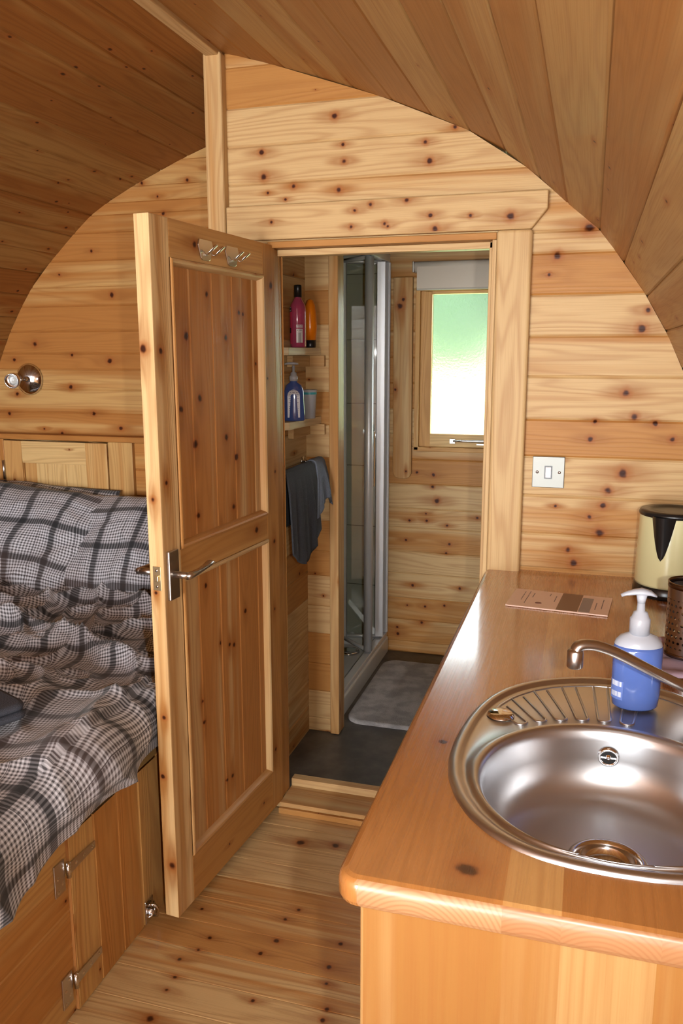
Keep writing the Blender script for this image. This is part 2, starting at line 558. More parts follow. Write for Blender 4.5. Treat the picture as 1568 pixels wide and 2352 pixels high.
ZB = [0.02, 0.075, 0.188, 0.301, 0.426, 0.535, 0.655, 0.752, 0.870, 0.99, 1.11, 1.23, 1.35, 1.47, 1.59, 1.71, 1.83, 1.95, 2.07, 2.19, 2.33]
WX0, WX1, WZ0, WZ1 = -0.781, -0.24, 1.050, 1.776     # window opening in the bathroom end wall
m = MB()
wall_rows(m, 1.5, -1, -0.93, 0.6, 0.0, WZ0, ZB)
zz = [WZ0, 1.11, 1.23, 1.35, 1.47, 1.59, 1.71, WZ1]
wall_rows(m, 1.5, -1, -0.93, WX0, WZ0, WZ1, zz)
wall_rows(m, 1.5, -1, WX1, 0.6, WZ0, WZ1, zz)
wall_rows(m, 1.5, -1, -0.93, 0.6, WZ1, 2.4, [WZ1, 1.83, 1.95, 2.07, 2.19, 2.33])
# reveal of the window
for (a, b, c, d) in (((WX0, 1.5, WZ0), (WX1, 1.5, WZ0), (WX1, 1.60, WZ0), (WX0, 1.60, WZ0)), ((WX0, 1.5, WZ1), (WX1, 1.5, WZ1), (WX1, 1.60, WZ1), (WX0, 1.60, WZ1)),
                     ((WX0, 1.5, WZ0), (WX0, 1.5, WZ1), (WX0, 1.60, WZ1), (WX0, 1.60, WZ0)), ((WX1, 1.5, WZ0), (WX1, 1.5, WZ1), (WX1, 1.60, WZ1), (WX1, 1.60, WZ0))):
    m.face([a, b, c, d], [(0, 0), (.6, 0), (.6, .1), (0, .1)])
struct(m.build('wall_bathroom_end', M_bath, recalc=False), 'pale knotty pine board wall at the bathroom end, under and around the window', 'wall')

# outer end wall behind it (keeps the sky out everywhere but the window)
m = MB()
for (x0, x1, z0, z1) in ((-3.0, WX0, -0.1, 2.5), (WX1, 0.6, -0.1, 2.5), (WX0, WX1, -0.1, WZ0), (WX0, WX1, WZ1, 2.5)):
    m.box(x0, x1, 1.565, 1.60, z0, z1, grain=0)
struct(m.build('wall_outer_end', M_base), 'outer timber end wall of the pod around the bathroom window', 'wall')
# front wall behind the camera with a wide glazed door opening
m = MB()
for (x0, x1, z0, z1) in ((-3.0, -2.0, -0.02, 2.45), (-0.1, 0.6, -0.02, 2.45), (-2.0, -0.1, 1.93, 2.45), (-2.0, -0.1, -0.02, 0.12)):
    m.box(x0, x1, YF - 0.05, YF, z0, z1, grain=0)
for x in (-1.97, -1.05, -0.13):
    m.box(x - 0.03, x + 0.03, YF - 0.045, YF - 0.005, 0.12, 1.93, grain=2)
struct(m.build('wall_front', M_bath2), 'pine front wall with glazed doors behind the photographer', 'wall')

# return wall with corner post, right of the shelves
m = MB()
for za, zb in zip(ZB[:-1], ZB[1:]):
    m.board((0, 0.54, 0), (1, 0, 0), (0, 0, 1), (0, -1, 0), -1.0, -0.90, za, zb, groove=.003, bev=.004)
    m.board((0, 0.606, 0), (1, 0, 0), (0, 0, 1), (0, 1, 0), -1.78, -0.90, za, zb, groove=.003, bev=.004)
struct(m.build('wall_return', M_bath2, recalc=False), 'short pine return wall between the shelves and the shower', 'wall')
m = MB()
m.box(-0.908, -0.872, 0.525, 0.60, 0.022, 2.25, grain=2)
struct(m.build('trim_2', M_trim, bevel=.004), 'tall pine corner post beside the shower opening', 'trim')

# ------------------------------------------------------------------ floors
m = MB()
m.box(-3.0, 0.6, YF - 0.05, 1.60, -0.08, -0.025, grain=1)
struct(m.build('floor_deck', M_base), 'timber deck under the pod floor', 'floor')
m = MB()
yy = 0.0
k = 0
while yy > YF:
    m.board((0, 0, 0), (1, 0, 0), (0, 1, 0), (0, 0, 1), -2.6, 0.40, yy - 0.098, yy, groove=0.0012, bev=0.0018)
    yy -= 0.098
struct(m.build('floor', M_floor, recalc=False), 'varnished pine plank floor with small dark knots', 'floor')

vinyl = NT('dark_slate_vinyl')
n1 = vinyl.n('TexNoise', None, {'Vector': vinyl.n('TexCoord', out=3), 'Scale': 9.0, 'Detail': 6.0, 'Roughness': .6})
c1 = vinyl.mix(vinyl.rng(n1, 0.35, 0.7), (0.060, 0.054, 0.046), (0.125, 0.108, 0.090))
vinyl.set(Base_Color=c1, Roughness=0.42)
m = MB()
m.box(-1.0, 0.45, 0.05, 1.5, -0.02, 0.02, grain=0)
struct(m.build('floor_bathroom', vinyl.m), 'dark slate-grey vinyl floor of the bathroom', 'floor')

# threshold
m = MB()
m.box(OX0, OX1, -0.022, 0.092, 0.0, 0.034, grain=0)
m.box(OX0, OX1, -0.034, -0.022, 0.0, 0.020, grain=0)
m.box(OX0, OX1, 0.092, 0.125, 0.0, 0.060, grain=0)
struct(m.build('trim_3', M_trim, bevel=.002), 'stepped pine threshold strip across the bathroom doorway', 'threshold')

# door lining
m = MB()
m.box(OX1, OX1 + 0.012, -0.004, 0.075, 0.034, 1.79, grain=2)
m.box(OX1 - 0.012, OX1, 0.035, 0.075, 0.060, 1.79, grain=2)
m.box(OX0 - 0.012, OX0, -0.004, 0.075, 0.034, 1.79, grain=2)
m.box(OX0 - .012, OX1 + 0.012, -0.012, 0.075, 1.79, 1.808, grain=0)
m.box(OX0, OX1, 0.035, 0.075, 1.772, 1.79, grain=0)
struct(m.build('trim_4', M_trim, bevel=.002), 'pine lining and stop strip inside the bathroom doorway', 'door lining')

# right architrave
m = MB()
m.box(-0.262, -0.168, -0.024, 0.0, 0.0, 1.812, grain=2)
struct(m.build('trim_5', M_trim, bevel=.009, seg=4), 'wide rounded pine board standing right of the doorway', 'trim')

# lintel board with the cut lower right corner
pts = [(-1.046, 1.812), (-0.172, 1.812), (-0.131, 1.862), (-0.131, 1.908), (-1.046, 1.908)]
m = MB()
bd = nb()
m.face([(x, -0.026, z) for x, z in pts], [(x, z) for x, z in pts], bd)
m.face([(x, 0.0, z) for x, z in pts], [(x, z) for x, z in pts], bd)
for i in range(5):
    a, b = pts[i], pts[(i + 1) % 5]
    m.face([(a[0], -0.026, a[1]), (b[0], -0.026, b[1]), (b[0], 0, b[1]), (a[0], 0, a[1])], [(a[0], 0), (b[0], 0), (b[0], .026), (a[0], .026)], bd)
struct(m.build('trim_6', M_lint, bevel=.004, seg=3), 'long knotty pine lintel board over the doorway with a cut corner', 'lintel')

# post at the left end of the partition
m = MB()
m.box(-1.102, -1.047, -0.035, 0.02, 0.0, 2.325, grain=2)
struct(m.build('trim_7', M_trim, bevel=.006, seg=2), 'upright pine post from the door top up to the ridge', 'post')

# ------------------------------------------------------------------ bathroom: vertical board, window, blind
m = MB()
prof = [(-0.888, 0.925), (-0.876, 0.905), (-0.860, 0.898), (-0.825, 0.898), (-0.808, 0.905), (-0.798, 0.925), (-0.802, 1.83), (-0.892, 1.83)]
bd = nb()
m.face([(x, 1.474, z) for x, z in prof], [(z, x) for x, z in prof], bd)
m.face([(x, 1.499, z) for x, z in prof], [(z, x) for x, z in prof], bd)
for i in range(8):
    a, b = prof[i], prof[(i + 1) % 8]
    m.face([(a[0], 1.474, a[1]), (b[0], 1.474, b[1]), (b[0], 1.499, b[1]), (a[0], 1.499, a[1])], [(a[1], 0), (b[1], 0), (b[1], .026), (a[1], .026)], bd)
M_vb = pine('pine_upright_board', knots=[(1.700, -0.86, .016), (1.73, -.845, .010), (.935, -.822, .006), (1.32, -.878, .008)], kprob=.05, tone=0.02)
struct(m.build('trim_8', M_vb, bevel=.004), 'upright pine board with rounded foot left of the bathroom window', 'trim')

win = empty('window_1', (0, 0, 0))
struct(win, 'frosted bathroom window in a pine frame under a roller blind', 'window')
m = MB()
m.box(WX0 - .004, WX0 + .018, 1.462, 1.56, WZ0 - .012, WZ1 + .006, grain=2)
m.box(WX1 - .018, WX1 + .004, 1.462, 1.56, WZ0 - .012, WZ1 + .006, grain=2)
m.box(WX0 - .004, WX1 + .004, 1.462, 1.56, WZ0 - .016, WZ0 + .006, grain=0)
m.box(WX0 - .004, WX1 + .004, 1.462, 1.56, WZ1 - .010, WZ1 + .008, grain=0)
m.build('window_frame', M_hatch, win, bevel=.003)
m = MB()
gx0, gx1, gz0, gz1 = -0.714, -0.298, 1.117, 1.752
m.box(WX0 + .018, gx0, 1.480, 1.525, WZ0 + .006, WZ1 - .010, grain=2)
m.box(gx1, WX1 - .018, 1.480, 1.525, WZ0 + .006, WZ1 - .010, grain=2)
m.box(gx0, gx1, 1.480, 1.525, WZ0 + .006, gz0, grain=0)
m.box(gx0, gx1, 1.480, 1.525, gz1, WZ1 - .010, grain=0)
m.build('sash', M_hatch, win, bevel=.003)
fg = NT('frosted_glass')
nf = fg.n('TexNoise', None, {'Vector': fg.n('TexCoord', out=3), 'Scale': 140.0, 'Detail': 2.0})
bf = fg.n('Bump', None, {'Strength': 0.25, 'Distance': 0.003, 'Height': nf})
fg.set(Base_Color=(0.97, 1.0, 0.98), Roughness=0.25, Transmission_Weight=1.0, IOR=1.25, Normal=bf)
m = MB()
m.box(gx0 - .003, gx1 + .003, 1.498, 1.503, gz0 - .003, gz1 + .003)
m.build('pane', fg.m, win)
m = MB()
m.tube([(-0.600, 1.468, 1.086), (-0.430, 1.468, 1.088)], .0055, 10)
m.box(-0.615, -0.590, 1.466, 1.480, 1.074, 1.096)
m.box(-0.49, -0.44, 1.462, 1.480, 1.070, 1.077)
m.tube([(-0.575, 1.464, 1.086), (-0.575, 1.455, 1.088), (-0.56, 1.452, 1.090)], .004, 8)
m.build('casement_stay', M_nickel, win, bevel=.0015)

bl = empty('roller_blind', (-0.5, 1.46, 1.87), label='rolled-up cream fabric roller blind above the bathroom window', cat='blind')
M_blind = plain('cream_blind_fabric', (0.66, 0.575, 0.47), 0.85)
m = MB()
m.lathe([(0, -0.288), (.024, -0.288), (.024, .25), (0, .25)], (0, 0, 0), 20, 'x')
m.box(-0.275, 0.235, -0.026, -0.022, -0.098, 0.0)
m.build('blind_fabric', M_blind, bl)
m = MB()
m.box(-0.275, 0.235, -0.030, -0.019, -0.104, -0.096)
m.build('bottom_bar', plain('cream_bar', (.5, .45, .38), .6), bl, bevel=.002)
m = MB()
m.box(-0.297, -0.289, -0.022, 0.035, -0.024, 0.024)
m.build('bracket', M_nickel, bl, bevel=.002)

# ------------------------------------------------------------------ shower
tile = NT('pale_green_tile')
tc = tile.n('TexCoord', out=3)
sp = tile.t.nodes.new('ShaderNodeSeparateXYZ')
tile.t.links.new(tc, sp.inputs[0])


def gline(s, off, per, wd):
    q = tile.m_('FRACT', tile.m_('DIVIDE', tile.m_('ADD', s, off), per))
    return tile.m_('LESS_THAN', q, wd / per)


gz = gline(sp.outputs[2], 0.251, 0.30, 0.004)
gxx = gline(tile.m_('ADD', sp.outputs[0], sp.outputs[1]), 5.02, 0.40, 0.004)
nt = tile.n('TexNoise', None, {'Vector': tc, 'Scale': 6.0, 'Detail': 4.0})
ct = tile.mix(nt, (0.50, 0.53, 0.46), (0.63, 0.66, 0.57))
ct = tile.mix(tile.m_('MAXIMUM', gz, gxx), ct, (0.17, 0.18, 0.16))
tile.set(Base_Color=ct, Roughness=0.25)
m = MB()
m.box(-1.78, -0.935, 1.505, 1.54, 0.0, 2.30)
m.box(-1.80, -1.76, 0.605, 1.505, 0.0, 1.9)
struct(m.build('wall_shower', tile.m), 'pale grey-green tiled walls inside the shower', 'wall')

M_white = plain('white_acrylic', (0.72, 0.73, 0.72), 0.2)
tray = empty('shower_tray', (-1.35, 1.05, 0.0), label='white shower tray with a low front rim behind the glass door', cat='shower tray')
m = MB()
o_ = [(-1.755, 0.61), (-0.905, 0.61), (-0.905, 1.495), (-1.755, 1.495)]
i_ = [(-1.70, 0.665), (-0.965, 0.665), (-0.965, 1.44), (-1.70, 1.44)]
ib = [(-1.68, 0.685), (-0.985, 0.685), (-0.985, 1.42), (-1.68, 1.42)]
rings = [[(x, y, 0.021) for x, y in o_], [(x, y, 0.098) for x, y in o_], [(x, y, 0.098) for x, y in i_], [(x, y, 0.062) for x, y in ib]]
for ra, rb in zip(rings[:-1], rings[1:]):
    for k in range(4):
        k2 = (k + 1) % 4
        m.face([ra[k], ra[k2], rb[k2], rb[k]])
m.face(rings[3])
m.xf(Matrix.Translation((1.35, -1.05, 0)))
m.build('tray_body', M_white, tray, bevel=.008, seg=3)
m = MB()
m.lathe([(0, .012), (.035, .012), (.052, .008), (.055, 0), (0, 0)], (0.29, 0.26, 0.063), 28)
m.build('drain_cover', M_chrome, tray)

sd = empty('shower_door', (-0.93, 1.05, 0.098), label='folded bi-fold glass shower door in silver frame', cat='shower door')
glass = NT('clear_glass')
glass.set(Base_Color=(0.93, 0.98, 0.96), Roughness=0.0, Transmission_Weight=1.0, IOR=1.45)
# thin pane: mix towards transparency so that daylight passes
tr = glass.n('BsdfTransparent', None, {0: (0.96, 0.97, 0.96, 1)})
gl = glass.n('BsdfGlossy', None, {0: (1, 1, 1, 1), 'Roughness': 0.02})
ms = glass.n('MixShader', None, [0.05, tr, gl])
glass.t.links.new(ms, glass.t.nodes['Material Output'].inputs[0])
m = MB()
m.box(-.018, .018, -.445, .445, 0, .022)
m.build('bottom_rail', M_alu, sd, bevel=.003)
m = MB()
m.box(-.018, .018, -.445, .445, 1.80, 1.835)
m.build('top_rail', M_alu, sd, bevel=.003)
for y in (-.435, .437):
    m = MB()
    m.box(-.020, .020, y - .012, y + .012, .022, 1.80)
    m.box(.002, .022, y - .004, y + .004, .022, 1.80)
    m.build('wall_channel', M_alu, sd, bevel=.003)
z0, z1 = .03, 1.795
# two folded leaves, seen almost edge on near the far end of the opening
for (xa, ya, xb, yb) in ((0.0, .135, -.17, .285), (-.17, .30, .0, .345)):
    a, b = Vector((xa, ya, 0)), Vector((xb, yb, 0))
    d = (b - a).normalized()
    nn = Vector((-d.y, d.x, 0))
    leaf = MB()
    P = [a + nn * .002, b + nn * .002, b - nn * .002, a - nn * .002]
    for k in range(4):
        p, q = P[k], P[(k + 1) % 4]
        leaf.face([(p.x, p.y, z0), (q.x, q.y, z0), (q.x, q.y, z1), (p.x, p.y, z1)])
    lf = leaf.build('glass_leaf', glass.m, sd)
    for e, c in enumerate((a, b)):
        st = MB()
        st.lathe([(0, z0), (.020, z0), (.020, z1), (0, z1)], (c.x, c.y, 0), 20)
        ang = math.atan2(d.y, d.x)
        q = MB()
        q.box(-.020, .020, -.012, .012, z0, z1)
        q.xf(Matrix.Translation((c.x, c.y, 0)) @ Matrix.Rotation(ang, 4, 'Z'))
        (q if e else st).build('leaf_stile', M_alu, lf, bevel=0 if not e else .003)
    for zz_ in (z0, z1):
        rl = MB()
        rl.tube([(a.x, a.y, zz_), (b.x, b.y, zz_)], .009, 8)
        rl.build('leaf_rail', M_alu, lf)
m = MB()
m.box(-0.004, 0.004, -.010, .010, .8, 1.05)
m.xf(Matrix.Translation((.016, .163, 0)))
m.build('handle_strip', M_chrome, sd, bevel=.002)

# bath mat
mt = NT('grey_mat_pile')
nm = mt.n('TexNoise', None, {'Vector': mt.n('TexCoord', out=3), 'Scale': 260.0, 'Detail': 3.0})
nm2 = mt.n('TexNoise', None, {'Vector': mt.n('TexCoord', out=3), 'Scale': 16.0, 'Detail': 4.0})
cm = mt.mix(mt.rng(nm2, .35, .65), (0.40, 0.38, 0.37), (0.62, 0.59, 0.58))
cm = mt.mix(mt.m_('MULTIPLY', nm, .5), cm, (0.12, .11, .11))
mt.set(Base_Color=cm, Roughness=0.95, Normal=mt.n('Bump', None, {'Strength': .8, 'Distance': .004, 'Height': nm}))


def rounded_rect(x0, x1, y0, y1, r, n=8):
    out = []
    for cx, cy, a0 in ((x1 - r, y0 + r, -90), (x1 - r, y1 - r, 0), (x0 + r, y1 - r, 90), (x0 + r, y0 + r, 180)):
        for k in range(n + 1):
            a = R(a0 + 90 * k / n)
            out.append((cx + r * math.cos(a), cy + r * math.sin(a)))
    return out


def slab(m, ringfn, levels, cap=True, uvs=True):
    """ringfn(inset)->points; levels = [(inset, z)] from bottom up; closes with a cap."""
    prev = None
    n = None
    for ins, z in levels:
        ring = [(x, y, z) for x, y in ringfn(ins)]
        n = len(ring)
        if prev:
            for k in range(n):
                k2 = (k + 1) % n
                q = [prev[k], prev[k2], ring[k2], ring[k]]
                m.face(q, [(p[1], p[0]) for p in q], 1.0, True)
        prev = ring
    if cap:
        m.face(prev, [(p[1], p[0]) for p in prev], 1.0, False)


m = MB()
slab(m, lambda i: rounded_rect(-0.885 + i, -0.42 - i, 0.64 + i, 1.345 - i, 0.07 - i), [(0, .0205), (0, .028), (.004, .034), (.012, .036), (.014, .0355)])
tag(m.build('bath_mat', mt.m), 'thick grey bath mat with rounded corners on the slate floor beside the shower', 'bath mat')

# ------------------------------------------------------------------ corner shelves with toiletries
for (z, lab, gx) in ((1.482, 'upper pale corner shelf holding the pink and orange bottles', 0), (1.236, 'lower pale corner shelf holding the blue soap dispenser', 1)):
    sh = empty('corner_shelf', (-1.0, 0.54, z), label=lab, cat='shelf', group='corner shelves left of the shower')
    m = MB()
    P = [(0.001, -0.001), (0.001, -0.315), (0.030, -0.315), (0.062, -0.001)] if 0 else [(0.001, -0.002), (0.001, -0.325), (0.045, -0.30), (0.060, -0.002)]
    bd = nb()
    for zz_ in (0, .026):
        m.face([(x, y, zz_) for x, y in P], [(y, x) for x, y in P], bd)
    for i in range(4):
        a, b = P[i], P[(i + 1) % 4]
        m.face([(*a, 0), (*b, 0), (*b, .026), (*a, .026)], [(a[1], 0), (b[1], 0), (b[1], .026), (a[1], .026)], bd)
    m.build('shelf_board', M_shelf, sh, bevel=.002)
    m = MB()
    m.box(0.001, 0.022, -0.20, -0.003, -0.040, -0.001, grain=1)
    m.box(0.022, 0.078, -0.022, -0.003, -0.040, -0.001, grain=0)
    m.build('batten', M_bath2, sh, bevel=.002)

SH = -0.9


def bottle_mb(prof, c, sx=1.0, sy=1.0, seg=24):
    m = MB()
    m.lathe(prof, (0, 0, 0), seg)
    m.v = [(x * sx, y * sy, z) for x, y, z in m.v]
    m.xf(Matrix.Translation(c))
    return m


Zs = 1.5085
# pink wash bottle
M_pink = plain('pink_translucent_liquid', (0.66, 0.10, 0.22), 0.15, Transmission_Weight=.35, Coat_Weight=.5)
M_blackp = plain('black_plastic', (0.012, 0.012, 0.013), 0.3)
b = empty('toiletry_bottle', (-0.972, 0.385, Zs), label='pink wash bottle with black cap and white barcode label on the upper shelf', cat='bottle', group=None)
bottle_mb([(0, 0), (.030, 0), (.034, .004), (.034, .125), (.031, .142), (.020, .158), (.012, .168), (.012, .172), (0, .172)], (0, 0, 0), .80, 1.0).build('bottle_body', M_pink, b)
bottle_mb([(0, .168), (.0135, .168), (.013, .205), (.0115, .209), (0, .209)], (0, 0, 0)).build('cap', M_blackp, b)


def curved_patch(r_x, r_y, a0, a1, z0, z1, n=8, off=.0006):
    m = MB()
    for k in range(n):
        t0, t1 = lerp(a0, a1, k / n), lerp(a0, a1, (k + 1) / n)
        p = [((r_x + off) * math.cos(R(t)), (r_y + off) * math.sin(R(t))) for t in (t0, t1)]
        m.face([(*p[0], z0), (*p[1], z0), (*p[1], z1), (*p[0], z1)], [(k / n, 0), ((k + 1) / n, 0), ((k + 1) / n, 1), (k / n, 1)], 1.0, True)
    return m


def label_mat(name, base, ink, rows, fill=.6, bar=None, title=None):
    """small printed label: text-like rows, optional bar block at the foot"""
    t = NT(name)
    uv = t.n('UVMap')
    s2 = t.t.nodes.new('ShaderNodeSeparateXYZ')
    t.t.links.new(uv, s2.inputs[0])
    u, v = s2.outputs[0], s2.outputs[1]
    row = t.m_('FRACT', t.m_('MULTIPLY', v, rows))
    inrow = t.m_('LESS_THAN', t.m_('ABSOLUTE', t.m_('SUBTRACT', row, .5)), .24)
    rid = t.m_('FLOOR', t.m_('MULTIPLY', v, rows))
    word = t.n('TexNoise', None, {'Vector': t.n('CombineXYZ', None, [t.m_('MULTIPLY', u, 16.0), t.m_('MULTIPLY', rid, 7.7), 0.0]), 'Scale': 1.0, 'Detail': 1.0})
    f = t.m_('MULTIPLY', inrow, t.rng(word, .5 - .1 * fill, .55))
    mar = t.m_('LESS_THAN', t.m_('ABSOLUTE', t.m_('SUBTRACT', u, .5)), .40)
    f = t.m_('MULTIPLY', f, mar)
    if bar:
        inb = t.m_('MULTIPLY', t.m_('LESS_THAN', v, bar), t.m_('LESS_THAN', t.m_('ABSOLUTE', t.m_('SUBTRACT', u, .5)), .25))
        st = t.m_('GREATER_THAN', t.n('TexNoise', None, {'Vector': t.n('CombineXYZ', None, [t.m_('MULTIPLY', u, 55.0), 0.0, 0.0]), 'Scale': 1.0, 'Detail': 0.0}), .5)
        f = t.m_('ADD', t.m_('MULTIPLY', f, t.m_('GREATER_THAN', v, bar + .03)), t.m_('MULTIPLY', inb, st), clamp=True)
    c = t.mix(t.m_('MULTIPLY', f, .8), base, ink)
    return t.set(Base_Color=c, Roughness=.35)


curved_patch(.0272, .034, -80, -35, .016, .062).build('barcode_label', label_mat('white_barcode_label', (.75, .72, .73), (.03, .03, .03), 5, bar=.7), b)
curved_patch(.0272, .034, -80, -35, .066, .076).build('text_strip', label_mat('white_text_strip', (.7, .6, .65), (.3, .05, .1), 2), b)
curved_patch(.0272, .034, -175, -112, .012, .118).build('front_label', plain('bright_pink_label', (.70, .05, .15), .3), b)
curved_patch(.0275, .0343, -170, -118, .118, .134).build('black_badge', label_mat('black_badge', (.01, .01, .01), (.7, .7, .7), 1.6, 1.5), b)
curved_patch(.0275, .0343, -150, -122, .048, .066).build('round_badge', plain('dark_badge', (.02, .012, .02), .3), b)

# orange bottle standing on its black cap
M_orange = plain('orange_plastic', (0.80, 0.20, 0.004), 0.22, Coat_Weight=.4)
b = empty('toiletry_tube', (-0.958, 0.475, Zs), label='orange tapered bottle standing on its black cap behind the pink bottle', cat='bottle')
bottle_mb([(0, .026), (.023, .026), (.027, .07), (.025, .11), (.020, .145), (.012, .163), (0, .168)], (0, 0, 0), .85, 1.0).build('tube_body', M_orange, b)
bottle_mb([(0, 0), (.021, 0), (.0225, .003), (.0225, .027), (0, .027)], (0, 0, 0), .85, 1.0).build('cap', M_blackp, b)

# blue soap dispenser on the lower shelf
Zl = 1.2625
M_blue = plain('blue_soap_liquid', (0.055, 0.10, 0.32), 0.12, Coat_Weight=.6)
M_clear = plain('clear_white_plastic', (0.62, 0.62, 0.66), 0.25, Transmission_Weight=.3)
b = empty('soap_dispenser', (-0.966, 0.315, Zl), R(18), label='dark blue soap dispenser with clear pump and arched white label on the lower corner shelf', cat='soap dispenser')
bottle_mb([(0, 0), (.036, 0), (.040, .004), (.0385, .03), (.036, .075), (.035, .100), (.028, .120), (.013, .130), (.012, .136), (0, .136)], (0, 0, 0), .95, .60, 32).build('bottle_body', M_blue, b)
m = MB()
m.lathe([(0, .134), (.0145, .134), (.0145, .150), (.011, .152), (.010, .162), (.0045, .164), (.0045, .186), (0, .186)], (0, 0, 0), 20)
m.tube([(-.030, 0, .190), (-.018, 0, .193), (0, 0, .193), (.016, 0, .191)], [(.003, .005), (.004, .006), (.005, .010), (.003, .006)], 12)
m.build('pump', M_clear, b)
m = MB()
arch = [(-.021, .012), (.021, .012), (.021, .085)] + [(.021 * math.cos(R(a)), .085 + .021 * math.sin(R(a))) for a in range(10, 180, 10)] + [(-.021, .085)]


def yface(x):
    return -.0222 - .0006 + .010 * (abs(x) / .036) ** 2.0 * 1.1


m.face([(x, yface(x) - (.0015 if z < .05 else 0), z) for x, z in arch], [((x + .021) / .042, (z - .012) / .094) for x, z in arch])
# keep the label clear of the curved body
m.v = [(x, y - .0012, z) for x, y, z in m.v]
m.build('back_label', label_mat('pale_back_label', (.62, .62, .68), (.12, .12, .22), 14, bar=.16), b)

# plastic cup
b = empty('plastic_cup', (-0.950, 0.430, Zl), label='translucent plastic cup with turquoise band beside the blue dispenser', cat='cup')
m = MB()
m.lathe([(0, 0), (.021, 0), (.0275, .098), (.0287, .100), (.0265, .098), (.020, .002), (0, .002)], (0, 0, 0), 28)
m.build('cup_body', plain('cloudy_plastic', (.62, .62, .64), .25, Transmission_Weight=.35), b)
m = MB()
m.lathe([(.0268, .084), (.0275, .092)], (0, 0, 0), 28)
m.v = [(x * 1.012, y * 1.012, z) for x, y, z in m.v]
m.build('rim_band', plain('turquoise_band', (.05, .30, .33), .3), b)

# towel rail with two towels
rail = empty('towel_rail', (-0.93, 0.30, 1.10), label='short chrome towel rail on the left bathroom wall below the shelves', cat='towel rail')
m = MB()
m.tube([(0, -.22, 0), (0, .20, 0)], .007, 12)
m.build('bar', M_chrome, rail)
for y in (-.20, .19):
    m = MB()
    m.tube([(-.069, y, 0), (0, y, 0)], .006, 10)
    m.lathe([(0, 0), (.018, 0), (.018, .006), (0, .006)], (-.0695, y, 0), 18, 'x')
    m.build('rail_bracket', M_chrome, rail)


def towel(name, y0, y1, front, back, mat, label, seed, flare=0.0, thick=.006):
    m = MB()
    NU, NV = 26, 46
    rnd = random.Random(seed)
    vs, uv = [], []
    L = front + back
    for j in range(NV + 1):
        s = j / NV * L
        for i in range(NU + 1):
            t = i / NU
            y = lerp(y0, y1, t)
            d = s - back
            r = .013
            arc = math.pi * r
            if d < -arc / 2:
                dist = -d - arc / 2
                x, z = -r, -dist
                side = -1
            elif d > arc / 2:
                dist = d - arc / 2
                x, z = r, -dist * (1 - .10 * math.sin(t * 5 + seed))
                side = 1
            else:
                a = d / r
                x, z = r * math.sin(a), r * math.cos(a)
                dist = 0
                side = 1 if d > 0 else -1
            fold = math.sin(t * math.pi * 5 + seed) * .009 * min(1, dist * 9) + math.sin(t * math.pi * 11 + seed * 2 + dist * 6) * .003 * min(1, dist * 9)
            if side > 0:
                x += abs(fold) * .8 + fold * .4 + dist * .05 + .006 * min(1, dist * 20)
                y = y + (t - .5) * flare * dist + .02 * dist * math.sin(seed)
                z += -.03 * math.sin(t * 3.1) * dist / front * (1 if seed % 2 else -1) * 1.3
            else:
                x -= abs(fold) * .3
            vs.append((x - .93, y, z + 1.10))
            uv.append((t * (y1 - y0), s))
    fs = [(j * (NU + 1) + i, j * (NU + 1) + i + 1, (j + 1) * (NU + 1) + i + 1, (j + 1) * (NU + 1) + i) for j in range(NV) for i in range(NU)]
    m.idx(vs, fs, uv)
    o = m.build(name, mat, weld=False)
    sm = o.modifiers.new('thick', 'SOLIDIFY')
    sm.thickness = thick
    sm.offset = 1
    return tag(o, label, 'towel')


def terry(name, c1, c2):
    t = NT(name)
    n_ = t.n('TexNoise', None, {'Vector': t.n('TexCoord', out=3), 'Scale': 420.0, 'Detail': 2.0})
    c = t.mix(n_, c1, c2)
    return t.set(Base_Color=c, Roughness=.95, Normal=t.n('Bump', None, {'Strength': .7, 'Distance': .003, 'Height': n_}))


towel('hand_towel', 0.095, 0.37, 0.27, .20, terry('charcoal_terry', (.018, .019, .022), (.06, .064, .075)), 'charcoal hand towel hanging in folds over the towel rail, nearer of the two', 3, .1)
towel('hand_towel', 0.385, 0.482, 0.19, .15, terry('blue_grey_terry', (.10, .125, .17), (.27, .31, .39)), 'small blue-grey towel over the far end of the towel rail', 4, .5, .009)

# ------------------------------------------------------------------ the open door (local: x from hinge to free edge, y=0 the visible face)
door = empty('door_1', (-0.908, 0.003, 0.034), R(-94.86))
struct(door, 'open framed pine door with coat hooks and lever handle, swung into the cabin', 'door')
LW, LH, LT = 0.638, 1.764, 0.040
edgeK = [(1.466, -.030, .012), (1.114, -.022, .007), (.883, -.025, .006), (.56, -.018, .007), (.150, -.012, .012), (.398, -.03, .008)]
M_edge = pine('pine_door_edge', light=(.80, .55, .27), knots=[(a, b, c) for a, b, c in edgeK] + [(1.461, LW - .027, .010), (1.151, LW - .028, .008), (.292, .555, .006)], kprob=.0, tone=-.12)
m = MB()
m.box(LW - .078, LW, -LT, 0, 0, LH, grain=2)
m.build('lock_stile', M_edge, door, bevel=.002)
m = MB()
m.box(0, .078, -LT, 0, 0, LH, grain=2)
m.build('hinge_stile', pine('pine_hinge_stile', knots=[(1.650, .029, .014), (.885, .035, .010), (.669, .04, .007), (1.1, .02, .006), (.2, .05, .008)], kprob=.2, tone=.12), door, bevel=.002)
for nm_, za, zb, ks in (('top_rail', 1.676, LH, [(.446, 1.718, .011)]), ('middle_rail', .902, .976, [(.150, .945, .012)]), ('bottom_rail', 0, .133, [(.573, .1, .006), (.363, .05, .005), (.14, .06, .006)])):
    m = MB()
    m.box(.078, LW - .078, -LT, 0, za, zb, grain=0)
    m.build(nm_, pine('pine_' + nm_, knots=ks, kprob=0.0, tone=.10, light=(.68, .38, .14)), door, bevel=.0015)
